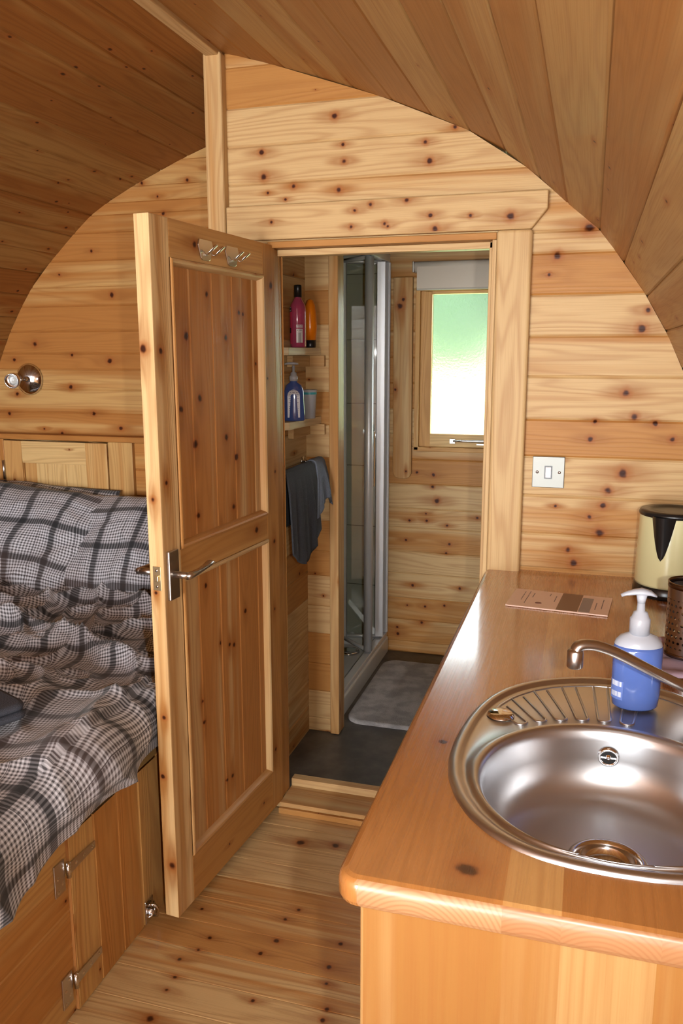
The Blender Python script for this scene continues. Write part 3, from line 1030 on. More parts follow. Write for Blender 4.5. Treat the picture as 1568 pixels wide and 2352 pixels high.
for za, zb in ((.133, .902), (.976, 1.676)):
    m = MB()
    xs = [.078, .128, .245, .352, .462, LW - .078]
    for xa, xb in zip(xs[:-1], xs[1:]):
        bd = nb()
        m.board((0, -.012, 0), (0, 0, 1), (1, 0, 0), (0, 1, 0), za, zb, xa, xb, bid=bd, groove=.004, bev=.004)
        m.board((0, -.028, 0), (0, 0, 1), (1, 0, 0), (0, -1, 0), za, zb, xa, xb, bid=bd, groove=.004, bev=.004)
    m.build('boarded_panel', M_panel, door, recalc=False)
    # moulding around the panel
    m = MB()
    steps = [(0, .0015), (.002, .005), (.006, .0062), (.011, .0035), (.015, -.004), (.018, -.0125)]
    x0, x1 = .078, LW - .078
    for (i0, d0), (i1, d1) in zip(steps[:-1], steps[1:]):
        A = [(x0 + i0, za + i0), (x1 - i0, za + i0), (x1 - i0, zb - i0), (x0 + i0, zb - i0)]
        B = [(x0 + i1, za + i1), (x1 - i1, za + i1), (x1 - i1, zb - i1), (x0 + i1, zb - i1)]
        for k in range(4):
            k2 = (k + 1) % 4
            q = [(A[k], d0), (A[k2], d0), (B[k2], d1), (B[k], d1)]
            ax = 0 if k % 2 == 0 else 1
            m.face([(p[0][0], p[1], p[0][1]) for p in q], [(p[0][ax], p[0][1 - ax]) for p in q], 2.0 + k, False)
    m.build('panel_moulding', M_trim, door)

for cx, cz in ((.398, 1.709), (.262, 1.708)):
    hk = MB()
    P = [(-.036, .010), (-.030, .024), (.030, .024), (.036, .010), (.022, -.022), (.014, -.026), (-.014, -.026), (-.022, -.022)]
    hk.face([(x, .0005, z) for x, z in P])
    hk.face([(x, .004, z) for x, z in P])
    for k in range(8):
        a, b_ = P[k], P[(k + 1) % 8]
        hk.face([(a[0], .0005, a[1]), (b_[0], .0005, b_[1]), (b_[0], .004, b_[1]), (a[0], .004, a[1])])
    hk.xf(Matrix.Translation((cx, 0, cz)))
    h = hk.build('coat_hook', M_nickel, door, bevel=.001)
    for dx in (.018, -.018):
        pr = MB()
        pr.tube([(cx + dx, .003, cz - .002), (cx + dx, .016, cz - .012), (cx + dx, .020, cz - .013), (cx + dx, .046, cz + .008)], [(.0016, .0055)] * 4, 8)
        pr.build('prong', M_chrome, h)

m = MB()
m.box(.583, .626, .0005, .0095, .862, .985)
hd = m.build('door_handle', M_nickel, door, bevel=.0025)
m = MB()
m.tube([(.605, .009, .925), (.605, .030, .925), (.605, .048, .925)], .0085, 16)
m.tube([(.612, .050, .925), (.595, .052, .925), (.56, .052, .926), (.525, .050, .929), (.500, .048, .933), (.482, .046, .930)], [(.0085, .0085), (.0085, .0085), (.006, .007), (.005, .008), (.007, .010), (.004, .006)], 14)
m.build('lever', M_nickel, hd)
m = MB()
m.box(.583, .626, -LT - .0095, -LT - .0005, .862, .985)
hd2 = m.build('door_handle', M_nickel, door, bevel=.0025)
m = MB()
m.tube([(.605, -LT - .009, .925), (.605, -LT - .050, .925)], .0085, 16)
m.tube([(.612, -LT - .052, .925), (.56, -LT - .053, .926), (.50, -LT - .050, .931)], [.0085, .006, .006], 14)
m.build('lever', M_nickel, hd2)
m = MB()
m.box(LW - .001, LW + .0015, -.030, -.008, .890, .950)
lp = m.build('latch_plate', M_brass, door, bevel=.0006)
for z in (.900, .940):
    m = MB()
    m.lathe([(0, .0), (.004, 0), (.003, .0016), (0, .0018)], (LW + .0015, -.019, z), 12, 'x')
    m.build('screw', M_chrome, lp)
m = MB()
m.box(LW - .002, LW + .006, -.025, -.013, .913, .928)
m.build('latch_bolt', M_brass, lp, bevel=.002)
# ------------------------------------------------------------------ light switch
sw = empty('light_switch', (-0.1005, -0.0005, 1.162), label='square brushed steel light switch with white rocker on the partition wall', cat='light switch')
sb_ = NT('brushed_switch_plate')
tcs = sb_.n('TexCoord', out=3)
ssx = sb_.t.nodes.new('ShaderNodeSeparateXYZ')
sb_.t.links.new(tcs, ssx.inputs[0])
sb_.set(Base_Color=(0.31, 0.31, 0.285), Metallic=0.7, Roughness=0.5)
m = MB()
m.box(-.0435, .0435, -.0055, 0, -.0435, .0435)
pl = m.build('switch_plate', sb_.m, sw, bevel=.0015)
m = MB()
m.box(-.0105, .0105, -.0075, -.0050, -.0180, .0180)
m.build('surround', M_blackp, pl)
m = MB()
m.box(-.0080, .0080, -.0100, -.0060, -.0155, .0155)
m.build('rocker', plain('white_rocker', (.8, .8, .82), .3), pl, bevel=.0015)
for x in (-.030, .030):
    m = MB()
    m.lathe([(0, -.0072), (.0030, -.0068), (.0042, -.0055)], (x, 0, 0), 14, 'y')
    m.build('screw', M_nickel, pl)

# ------------------------------------------------------------------ alcove cabinet with hatch door, reading spotlight
cab = empty('bedhead_cabinet', (-2.05, 0.585, 0.9), label='built-in pine bedhead cabinet with a boarded hatch door behind the pillows', cat='cabinet')
m = MB()
Y0, Y1 = -.035, .012
m.box(-.46, -.295, Y0, Y1, -.4, .240, grain=2)
m.box(.202, .312, Y0, Y1, -.4, .240, grain=2)
m.box(-.46, .92, Y0 - .004, Y1, .240, .262, grain=0)
m.build('face_frame', M_alc, cab, bevel=.003)
hd_ = MB()
hd_.box(-.292, -.205, Y0 - .004, Y1 - .02, -.35, .234, grain=2)
hd_.box(.100, .198, Y0 - .004, Y1 - .02, -.35, .234, grain=2)
hd_.box(-.205, .100, Y0 - .004, Y1 - .02, .142, .234, grain=0)
hd = hd_.build('hatch_door', M_hatch, cab, bevel=.003)
m = MB()
for xa, xb in ((-.205, -.150), (-.150, -.095), (-.095, -.005), (-.005, .055), (.055, .100)):
    m.board((0, Y0 + .010, 0), (0, 0, 1), (1, 0, 0), (0, -1, 0), -.35, .142, xa, xb, groove=.004, bev=.003)
m.build('door_panel', M_hatch, hd, recalc=False)
m = MB()
m.tube([(-.297, Y0 - .006, .070), (-.297, Y0 - .006, .150)], .006, 10)
m.build('hinge', M_nickel, hd)
m = MB()
for za, zb in ((-.35, -.05), (-.05, .02), (.02, .13), (.13, .240)):
    m.board((0, Y0 + .02, 0), (1, 0, 0), (0, 0, 1), (0, -1, 0), .312, .92, za, zb)
m.build('side_boards', M_base, cab, recalc=False)

sl = empty('wall_spotlight', (-2.230, 0.598, 1.385), label='small round chrome spotlight on the alcove wall above the bed', cat='wall light')
m = MB()
m.lathe([(0, -.034), (.014, -.033), (.040, -.024), (.060, -.009), (.066, 0), (0, 0)], (0, 0, 0), 32, 'y')
m.build('rosette', M_chrome, sl)
m = MB()
m.tube([(0, -.028, 0), (-.001, -.048, .002), (-.004, -.062, .002)], .006, 10)
m.build('arm', M_chrome, sl)
hdm = MB()
hdm.lathe([(0, .03), (.012, .028), (.024, .014), (.029, -.012), (.030, -.035), (.026, -.035), (.022, -.012), (0, .0)], (0, 0, 0), 28, 'y')
hdm.xf(Matrix.Translation((-.006, -.085, .002)) @ Matrix.Rotation(R(18), 4, 'Z') @ Matrix.Rotation(R(10), 4, 'X'))
hh = hdm.build('lamp_head', M_chrome, sl)
m = MB()
m.lathe([(0, -.006), (.012, -.004), (.018, .004)], (0, 0, 0), 20, 'y')
m.xf(Matrix.Translation((-.0085, -.093, .000)) @ Matrix.Rotation(R(18), 4, 'Z'))
m.build('bulb', plain('bulb_glass', (.75, .75, .72), .08), hh)

# ------------------------------------------------------------------ bed base
XB = -1.06
base = empty('bed_base', (XB, -1.0, 0), label='boxed-in pine bed base with strap-hinged storage door under the plaid duvet', cat='bed')
m = MB()
zt = .44
zs_ = [0.002, .082, .172, .262, .352, zt]
for za, zb in zip(zs_[:-1], zs_[1:]):
    m.board((0, 1.0, 0), (0, 1, 0), (0, 0, 1), (1, 0, 0), -3.0, -.948, za, zb, groove=.003, bev=.003)
m.build('side_boards', M_base, base, recalc=False)
m = MB()
ys_ = [-.945, -.848, -.748, -.650, -.545]
for ya, yb in zip(ys_[:-1], ys_[1:]):
    m.board((.006, 1.0, 0), (0, 0, 1), (0, 1, 0), (1, 0, 0), .004, zt, ya, yb, groove=.004, bev=.004)
m.face([(.006, 1.0 - .945, 0.004), (.006, 1.0 - .945, zt), (-.01, 1 - .945, zt), (-.01, 1 - .945, .004)])
dr = m.build('storage_door', M_base, base, recalc=False)
m = MB()
m.board((0, 1.0, 0), (0, 0, 1), (0, 1, 0), (1, 0, 0), .004, zt, -.543, -.450, groove=.003)
m.board((0, 1.0, 0), (0, 0, 1), (0, 1, 0), (1, 0, 0), .004, zt, -.450, -.35, groove=.003)
m.board((0, 1.0, 0), (0, 0, 1), (0, 1, 0), (1, 0, 0), .004, zt, -.35, -.25, groove=.003)
m.board((0, 1.0, 0), (0, 0, 1), (0, 1, 0), (1, 0, 0), .004, zt, -.25, -.04, groove=.003)
m.face([(0, -2.0, zt), (0, 1.56, zt), (-1.3, 1.56, zt), (-1.3, -2.0, zt)], [(0, 0), (3, 0), (3, .1), (0, .1)])
m.build('end_boards', M_base, base, recalc=False)
for z in (.368, .088):
    m = MB()
    m.box(.0005, .004, .004, .040, z - .046, z + .030)
    pl = m.build('strap_hinge', M_nickel, base, bevel=.0008)
    m = MB()
    yA, yB = .050, .150
    m.face([(.010, yA, z - .013), (.010, yB, z - .008), (.010, yB, z + .008), (.010, yA, z + .013)])
    m.face([(.0065, yA, z - .013), (.0065, yB, z - .008), (.0065, yB, z + .008), (.0065, yA, z + .013)])
    m.face([(.010, yA, z + .013), (.010, yB, z + .008), (.0065, yB, z + .008), (.0065, yA, z + .013)])
    m.face([(.010, yA, z - .013), (.010, yB, z - .008), (.0065, yB, z - .008), (.0065, yA, z - .013)])
    m.face([(.010, yB, z - .008), (.010, yB, z + .008), (.0065, yB, z + .008), (.0065, yB, z - .008)])
    m.build('strap', M_nickel, pl)
    m = MB()
    m.tube([(.010, .046, z - .018), (.010, .046, z + .018)], .0055, 12)
    m.build('knuckle', M_chrome, pl)
    for (y, dz) in ((.015, -.036), (.030, -.024), (.015, -.005), (.030, .016), (.075, 0), (.105, 0), (.138, 0)):
        m = MB()
        xx = .010 if y > .05 else .004
        m.lathe([(0, .002), (.003, .0012), (.0042, 0)], (xx, y, z + dz), 12, 'x')
        m.build('screw', M_chrome, pl)
# toggle latch at the far end of the storage door
m = MB()
m.box(.0065, .010, .352, .392, .006, .070)
lt = m.build('toggle_latch', M_chrome, base, bevel=.001)
m = MB()
m.tube([(.012, .360, .060), (.030, .366, .062), (.036, .372, .045), (.028, .380, .018), (.012, .384, .012)], .0035, 10)
m.tube([(.012, .352, .028), (.022, .360, .030), (.026, .372, .046), (.014, .388, .052)], .003, 10)
m.lathe([(0, 0), (.012, 0), (.013, .006), (.006, .014), (0, .016)], (.010, .372, .034), 18, 'x')
m.build('clasp', M_chrome, lt)

M_sheet = plain('grey_mattress_ticking', (.30, .30, .33), .9)
m = MB()
m.box(-2.42, -1.075, -2.2, .530, .441, .575)
tag(m.build('mattress', M_sheet, bevel=.03, seg=3), 'mattress beneath the plaid duvet', 'mattress')

# ------------------------------------------------------------------ plaid bedding


def plaid(name, sc_u=1.0):
    t = NT(name)
    uv = t.n('UVMap')
    s2 = t.t.nodes.new('ShaderNodeSeparateXYZ')
    t.t.links.new(uv, s2.inputs[0])
    A, B = s2.outputs[0], s2.outputs[1]
    per = .0108
    rep = .152

    def stripe(c):
        x = t.m_('MULTIPLY_ADD', t.m_('SINE', t.m_('MULTIPLY', c, 2 * math.pi / per)), 1.0, .5, clamp=True)
        q = t.m_('FRACT', t.m_('DIVIDE', c, rep))
        band = t.rng(t.m_('ABSOLUTE', t.m_('SUBTRACT', q, .5)), .078, .066)
        wide = t.rng(t.m_('ABSOLUTE', t.m_('SUBTRACT', q, .5)), .17, .15)
        fr = t.m_('LESS_THAN', t.m_('ABSOLUTE', t.m_('SUBTRACT', q, .10)), .006)
        return x, band, fr, wide
    xa, ba, la, wa = stripe(A)
    xb, bb, lb, wb = stripe(B)
    # thread colours: white / grey-brown, dark in the bands
    def thread(x, band, wide):
        c = t.mix(x, (0.78, 0.78, 0.84), (0.075, 0.072, 0.080))
        c = t.mix(t.m_('MULTIPLY', wide, .45), c, (0.15, .15, .17))
        return t.mix(band, c, (0.022, 0.024, 0.028))
    ca, cb = thread(xa, ba, wa), thread(xb, bb, wb)
    c = t.mix(0.5, ca, cb)
    c = t.mix(t.m_('MULTIPLY', t.m_('MAXIMUM', ba, bb), .62), c, (0.02, .022, .026))
    c = t.mix(t.m_('MULTIPLY', t.m_('MAXIMUM', la, lb), .85), c, (0.008, 0.008, 0.012))
    br = t.n('TexNoise', None, {'Vector': uv, 'Scale': 3.0, 'Detail': 1.0})
    c = t.mix(t.m_('MULTIPLY', t.rng(br, .45, .7), .16), c, (.24, .10, .05))
    return t.set(Base_Color=c, Roughness=.9, Sheen_Weight=.15)


M_plaid = plaid('grey_plaid_cotton')


def fold(x, y, s, seed):
    v = noise.noise(Vector((x * s, y * s, seed)))
    return (1 - abs(v) * 2.2)


m = MB()
NX, NY = 210, 300
y_lo, y_hi = -2.25, 0.525
# rest coordinate s runs from the far side across the bed and down over the near edge
s0, s1 = -2.42, -0.86
vs, uv = [], []
for j in range(NY + 1):
    y = lerp(y_lo, y_hi, j / NY)
    for i in range(NX + 1):
        s = lerp(s0, s1, i / NX)
        xe = -1.085 + .012 * math.sin(y * 6 + .5)
        rr = .055
        drop = 0.0
        # hem rises and wanders a little along the bed
        if s < xe:
            x, z, nx_, nz_ = s, 0.0, 0.0, 1.0
        else:
            a = min((s - xe) / rr, math.pi / 2 * 1.08)
            x = xe + rr * math.sin(a)
            z = -rr + rr * math.cos(a)
            rest = (s - xe) - a * rr
            hem = .075 + .025 * math.sin(y * 3.1) + .20 * max(0, -1.02 - y)
            rest = rest * hem / .14
            z -= rest * .98
            x -= rest * .08
            nx_, nz_ = math.sin(a), math.cos(a)
        # wrinkles
        w1 = max(0, fold(s * .9 + y * .55, y * .9 - s * .35, 2.6, 3.1))
        w2 = max(0, fold(s + .3 * y, y * 1.2, 6.0, 8.3))
        w3 = noise.noise(Vector((s * 17, y * 14, 4.0)))
        crumple = 0.35 + 0.65 * min(1, max(0, (y + .75) / .6))
        amp = .055 * w1 ** 3 + (.036 * w2 ** 3) * crumple + .006 * w3 * crumple
        big = .022 * noise.noise(Vector((s * 1.9, y * 1.5, 1.7)))
        edge = 1.0 if s < xe else .6
        d = (amp + big) * edge
        px = x + nx_ * d
        pz = .598 + z + nz_ * d
        if y > -.06:
            px = min(px, -1.066)
        vs.append((px, y, pz))
        k = .010 * noise.noise(Vector((s * 3, y * 3, 9)))
        uv.append(((s + y * .06 + k + d * .5) * 1.0, (y - s * .05 + k + d * .4) * 1.0))
fs = [(j * (NX + 1) + i, j * (NX + 1) + i + 1, (j + 1) * (NX + 1) + i + 1, (j + 1) * (NX + 1) + i) for j in range(NY) for i in range(NX)]
m.idx(vs, fs, uv)
o = m.build('duvet', M_plaid, weld=False)
sm = o.modifiers.new('thick', 'SOLIDIFY')
sm.thickness = .012
sm.offset = -1
tag(o, 'crumpled grey, white and black plaid duvet spread over the bed', 'duvet')


def pillow(name, w_, h_, t_, M, label, seed, rot_uv=0.0):
    m = MB()
    N = 44
    vs, uv, fs = [], [], []
    for side in (1, -1):
        for j in range(N + 1):
            for i in range(N + 1):
                a, b_ = i / N * 2 - 1, j / N * 2 - 1
                prof = max(0, (1 - abs(a) ** 2.6)) ** .55 * max(0, (1 - abs(b_) ** 2.6)) ** .55
                pin = 1 - .06 * (1 - abs(b_)) * (abs(a) ** 4) * 1.0
                pinb = 1 - .06 * (1 - abs(a)) * (abs(b_) ** 4)
                x = a * w_ / 2 * pin
                y = b_ * h_ / 2 * pinb
                wr = .010 * noise.noise(Vector((a * 2.5, b_ * 2.5, seed))) + .008 * max(0, fold(a, b_, 2.2, seed + 3)) ** 3
                z = side * (t_ / 2 * prof + wr * min(1, prof * 2))
                vs.append((x, y, z))
                uv.append((x + .02 * noise.noise(Vector((a * 1.5, b_ * 1.5, seed))) + seed * .037, y + .02 * noise.noise(Vector((a * 1.5, b_ * 1.5, seed + 5))) + seed * .021))
    n1 = (N + 1) ** 2
    for k in (0, n1):
        for j in range(N):
            for i in range(N):
                q = k + j * (N + 1) + i
                fs.append((q, q + 1, q + N + 2, q + N + 1))
    m.idx(vs, fs, uv)
    o = m.build(name, M_plaid)
    o.matrix_world = M
    return tag(o, label, 'pillow', 'plaid pillows against the bedhead')


def PM(loc, tilt, yaw, roll=0):
    return Matrix.Translation(loc) @ Matrix.Rotation(R(yaw), 4, 'Z') @ Matrix.Rotation(R(tilt), 4, 'X') @ Matrix.Rotation(R(roll), 4, 'Z')


pillow('pillow', .68, .46, .17, PM((-2.10, .345, .775), 52, 4, -6), 'leftmost plaid pillow leaning against the cabinet hatch, in front of another', 2.0)
pillow('pillow', .62, .46, .16, PM((-1.62, .345, .765), 50, -6, 3), 'plaid pillow half hidden by the open door, right of the others', 5.0)
pillow('pillow', .66, .42, .12, PM((-2.13, .475, .770), 68, -3, -3), 'plaid pillow at the very back whose dark corner shows between the two front ones', 8.0)

# folded towel at the left of the bed
tw = empty('folded_towel', (-1.405, -.875, .640), R(-24), label='folded dark blue-grey towel on the duvet at the left', cat='towel')
M_tw = terry('slate_terry', (.035, .04, .055), (.10, .11, .14))
for k in range(2):
    m = MB()
    slab(m, lambda i: rounded_rect(-.17 + i + k * .006, .13 - i - k * .005, -.10 + i, .13 - i, .03 - i), [(.010, k * .020 + .000), (.002, k * .020 + .004), (0, k * .020 + .010), (.003, k * .020 + .016), (.012, k * .020 + .019)])
    m.build('towel_fold', M_tw, tw)

# ------------------------------------------------------------------ sink unit, worktop
unit = empty('base_cabinet', (0.08, -0.75, 0), label='pine sink cabinet with laminated end panel under the worktop', cat='cabinet')
m = MB()
m.box(-.320, .215, -.728, -.706, 0.0, .8355, grain=2, bid=4.0)
m.v = [(x, y, z) for x, y, z in m.v]
# world-aligned grain coordinate so the staves line up with the worktop's
m.uv = [[(u, v_ + .08) if True else 0 for (u, v_) in f] for f in m.uv]
m.build('end_panel', M_lam, unit, bevel=.0025)
m = MB()
m.box(-.300, -.285, -.706, .70, .08, .835, grain=2)
m.build('front_frame', M_stile, unit)
for k, (ya, yb) in enumerate(((-.70, -.24), (-.235, .225), (.23, .69))):
    m = MB()
    m.box(-.322, -.302, ya, yb, .09, .825, grain=2)
    dd = m.build('cabinet_door', M_stile, unit, bevel=.003)
    m = MB()
    m.lathe([(0, 0), (.006, 0), (.006, -.012), (.014, -.018), (.012, -.026), (0, -.028)], (-.322, yb - .04, .70), 16, 'x')
    m.build('knob', M_trim, dd)
m = MB()
m.box(-.27, .20, -.70, .70, 0, .08, grain=1)
m.build('plinth', M_base, unit)

SC = Vector((.060, -1.10))
half = [(.06, -1.420), (.015, -1.418), (-.029, -1.410), (-.065, -1.396), (-.098, -1.372), (-.128, -1.338), (-.152, -1.296), (-.170, -1.245), (-.179, -1.19), (-.180, -1.14), (-.177, -1.09),
        (-.170, -1.035), (-.160, -.985), (-.144, -.935), (-.120, -.889), (-.088, -.852), (-.050, -.823), (-.005, -.802), (.030, -.792), (.06, -.789)]
outl = half + [(0.12 - x, y) for x, y in half[-2:0:-1]]
BC = Vector((.060, -1.205))


def ray_poly(poly, c, a):
    d = Vector((math.cos(a), math.sin(a)))
    best = None
    for i in range(len(poly)):
        p, q = Vector(poly[i]), Vector(poly[(i + 1) % len(poly)])
        e = q - p
        den = d.x * e.y - d.y * e.x
        if abs(den) < 1e-12:
            continue
        w_ = p - c
        t = (w_.x * e.y - w_.y * e.x) / den
        s = (w_.x * d.y - w_.y * d.x) / den
        if t > 0 and -1e-9 <= s <= 1 + 1e-9:
            best = t if best is None else max(best, t)
    return best


NA = 192
ANG = [2 * math.pi * k / NA for k in range(NA)]
R_out = [ray_poly(outl, BC, a) for a in ANG]
R_out = [(R_out[k - 2] + 2 * R_out[k - 1] + 3 * R_out[k] + 2 * R_out[(k + 1) % NA] + R_out[(k + 2) % NA]) / 9 for k in range(NA)]

# worktop with the sink cut-out
WTx0, WTx1, WTy0, WTy1 = -0.265, 0.378, -1.512, -0.001
ZT, TH = .876, .040


def wt_ring(ins):
    poly = rounded_rect(WTx0 + ins, WTx1, WTy0 + ins, WTy1, max(.003, .030 - ins), 8)
    return [(BC.x + math.cos(a) * t, BC.y + math.sin(a) * t) for a, t in zip(WA, [ray_poly(poly, BC, a) for a in WA])]


crn = [math.atan2(y - BC.y, x - BC.x) % (2 * math.pi) for x, y in rounded_rect(WTx0, WTx1, WTy0, WTy1, .030, 8)]
WA = sorted(set([round(a, 6) for a in ANG] + [round(a, 6) for a in crn]))
m = MB()


def Rhole(a):
    k = a / (2 * math.pi) * NA
    i = int(k) % NA
    f = k - int(k)
    return (R_out[i] * (1 - f) + R_out[(i + 1) % NA] * f) - .012


hole = [(BC.x + math.cos(a) * Rhole(a), BC.y + math.sin(a) * Rhole(a)) for a in WA]
seq = [(hole, ZT - TH), (hole, ZT), (wt_ring(.012), ZT), (wt_ring(.006), ZT - .002), (wt_ring(.0018), ZT - .006), (wt_ring(0), ZT - .013), (wt_ring(0), ZT - TH + .010),
       (wt_ring(.003), ZT - TH + .004), (wt_ring(.010), ZT - TH), (hole, ZT - TH)]
n = len(WA)
for q_, ((ra, za), (rb, zb)) in enumerate(zip(seq[:-1], seq[1:])):
    for k in range(n):
        k2 = (k + 1) % n
        P = [(*ra[k], za), (*ra[k2], za), (*rb[k2], zb), (*rb[k], zb)]
        mx, my = (ra[k][0] + ra[k2][0]) / 2, (ra[k][1] + ra[k2][1]) / 2
        endg = q_ in (4, 5, 6, 7) and my < WTy0 + .008
        if endg:
            U = [(p[2] * 1.5, p[0]) for p in P]
        else:
            U = [(p[1], p[0] + (0.3 * (p[2] - ZT) if q_ > 3 else 0)) for p in P]
        m.face(P, U, 6.0, q_ in (3, 4, 5, 7))
wt_o = m.build('worktop', M_top)
eg = NT('pine_end_grain')
es = eg.t.nodes.new('ShaderNodeSeparateXYZ')
eg.t.links.new(eg.n('TexCoord', out=3), es.inputs[0])
cx, cur = None, -0.12
for e, nx2, in zip(LAM, (-0.17, -0.03, 0.045, 0.15, 0.19, 0.30, 0.36)):
    g = eg.m_('MULTIPLY', eg.m_('GREATER_THAN', es.outputs[0], e), nx2 - cur)
    cx = g if cx is None else eg.m_('ADD', cx, g)
    cur = nx2
dx = eg.m_('SUBTRACT', es.outputs[0], eg.m_('ADD', cx, -0.12))
dz = eg.m_('SUBTRACT', es.outputs[2], 0.80)
rr = eg.m_('SQRT', eg.m_('ADD', eg.m_('MULTIPLY', dx, dx), eg.m_('MULTIPLY', dz, dz)))
wv = eg.m_('MULTIPLY_ADD', eg.m_('SINE', eg.m_('MULTIPLY', rr, 1050.0)), .5, .5)
pk = eg.n('TexWhiteNoise', None, {'W': eg.m_('MULTIPLY', cx, 7.0)}, noise_dimensions='1D')
ec = eg.mix(pk, (.52, .29, .14), (.40, .19, .08))
ec = eg.mix(eg.m_('MULTIPLY', eg.m_('POWER', wv, 2.0), .5), ec, (.34, .13, .05))
eg.set(Base_Color=ec, Roughness=.38, Coat_Weight=.25, Coat_Roughness=.25)
wt_o.data.materials.append(eg.m)
for p in wt_o.data.polygons:
    if p.center.y < WTy0 + .010 and p.normal.y < -.35 and p.center.x > WTx0 + .03:
        p.material_index = 1
tag(wt_o, 'glossy laminated pine worktop with rounded corner, holding the sink', 'worktop')

# sink
sink = empty('sink', (BC.x, BC.y, ZT), label='round-bowl stainless steel inset sink with grooved drainer in the worktop', cat='sink')
RB = .190


def outf(f):        # fraction between bowl circle and outline
    return [lerp(RB, R_out[k], f) for k in range(NA)]


def offr(ins):
    return [R_out[k] - ins for k in range(NA)]


rings = [(offr(0), .0002), (offr(.001), .004), (offr(.004), .0062), (offr(.010), .0070), (offr(.016), .0055), (offr(.020), .0015), (offr(.024), .0002)]
RC = [min(RB + .022, R_out[k] - .028) for k in range(NA)]
rings += [(RC, .0000), ([lerp(RB, RC[k], .75) for k in range(NA)], .0030), ([lerp(RB, RC[k], .4) for k in range(NA)], .0052), ([RB] * NA, .0030), ([RB - .004] * NA, -.003),
          ([RB - .0075] * NA, -.015), ([RB - .010] * NA, -.045), ([RB - .016] * NA, -.068), ([RB - .028] * NA, -.090), ([RB - .050] * NA, -.104),
          ([RB - .082] * NA, -.1115), ([RB - .12] * NA, -.1145), ([.056] * NA, -.1155)]
vs, fs = [], []
for rr_, z in rings:
    for k in range(NA):
        vs.append((math.cos(ANG[k]) * rr_[k], math.sin(ANG[k]) * rr_[k], z))
for q_ in range(len(rings) - 1):
    for k in range(NA):
        k2 = (k + 1) % NA
        fs.append((q_ * NA + k, q_ * NA + k2, (q_ + 1) * NA + k2, (q_ + 1) * NA + k))
m = MB()
m.idx(vs, fs)
m.build('bowl_and_drainer', M_steel, sink, recalc=True)
# pressed drainer grooves: U-shaped raised beads fanning round the bowl
for kk, adeg in enumerate([128, 119, 110, 101, 92, 83, 52, 43]):
    if 58 < adeg < 80:
        continue
    m = MB()
    a = R(adeg)
    rin, rout = RB + .034, ray_poly(outl, BC, a) - .040
    if rout - rin < .02:
        rout = rin + .02
    d = Vector((math.cos(a), math.sin(a), 0))
    n_ = Vector((-d.y, d.x, 0))
    hw = .0125
    pts = [d * rout + n_ * hw, d * (rin + .008) + n_ * hw * .8]
    for q_ in range(1, 6):
        th = math.pi * q_ / 6
        pts.append(d * (rin + .008 - math.sin(th) * .008) + n_ * hw * .8 * math.cos(th))
    pts += [d * (rin + .008) - n_ * hw * .8, d * rout - n_ * hw]
    m.tube([p + Vector((0, 0, .0004)) for p in pts], [(.0016, .0024)] * len(pts), 8)
    m.build('drainer_rib', M_steel, sink)
m = MB()
pts = [Vector((math.cos(a) * r, math.sin(a) * r, .0006)) for a, r in [(R(t), ray_poly(outl, BC, R(t)) - .034) for t in range(46, 136, 3)]]
m.tube(pts, [(.0015, .003)] * len(pts), 8)
m.build('drainer_border', M_steel, sink)
m = MB()
m.lathe([(0, .0065), (.018, .006), (.0215, .004), (.0235, 0)], (-.179, .200, .0012), 28)
m.build('overflow_knob_plate', M_chrome, sink)
m = MB()
m.lathe([(.058, .0), (.052, .004), (.047, .0035), (.044, -.002), (.040, -.012), (.034, -.014), (.030, -.010), (.016, -.008), (0, -.007)], (0, 0.0, -.1160), 36)
m.build('drain', M_chrome, sink)
# overflow on the far wall of the bowl
m = MB()
m.lathe([(.0175, .002), (.0165, -.004), (.0125, -.004), (.012, .001), (.0045, .001), (.004, -.005), (0, -.006)], (0, 0, 0), 24, 'y')
for q_ in range(4):
    m.box(-.013, .013, -.0035, -.001, -.0013, .0013)
m.xf(Matrix.Translation((0, RB - .0115, -.040)) @ Matrix.Rotation(R(8), 4, 'X'))
ov = m.build('overflow', M_chrome, sink)
m = MB()
m.lathe([(0, 0), (.0122, 0)], (0, RB - .0128, -.040), 24, 'y')
m.build('overflow_shade', M_dark, ov)  # flat black disc standing in for the shade inside the overflow

# tap
tap = empty('mixer_tap', (.262, -.962, ZT + .001), label='brushed steel mixer tap whose curved spout reaches over the sink bowl', cat='tap')
m = MB()
m.lathe([(0, 0), (.027, 0), (.027, .004), (.023, .008), (.022, .060), (.020, .075), (0, .078)], (0, 0, 0), 28)
m.build('tap_body', M_nickel, tap)
m = MB()
P0, P3 = Vector((-.012, -.012, .052)), Vector((-.250, -.138, .1755))
pts = []
ctl = [P0, Vector((-.060, -.040, .0720)), Vector((-.105, -.065, .098)), Vector((-.150, -.088, .1250)), Vector((-.190, -.108, .1500)), Vector((-.215, -.121, .1640)), Vector((-.236, -.131, .1720)), Vector((-.253, -.139, .1735)), Vector((-.2615, -.143, .168)), Vector((-.263, -.144, .150))]
for i in range(len(ctl) - 1):
    a = ctl[max(i - 1, 0)]
    b_, c_, d_ = ctl[i], ctl[i + 1], ctl[min(i + 2, len(ctl) - 1)]
    for s in range(5):
        t = s / 5
        pts.append(.5 * ((2 * b_) + (c_ - a) * t + (2 * a - 5 * b_ + 4 * c_ - d_) * t * t + (3 * b_ - a - 3 * c_ + d_) * t ** 3))
pts.append(ctl[-1])
m.tube(pts, [(.0085 if i > 35 else .0085, .0105) for i in range(len(pts))], 16)
m.build('spout', M_nickel, tap)
m = MB()
m.lathe([(0, .0), (.0105, 0), (.0122, .002), (.0122, .026), (.009, .030), (0, .030)], (-.263, -.144, .138), 20)
m.build('aerator', M_nickel, tap)
m = MB()
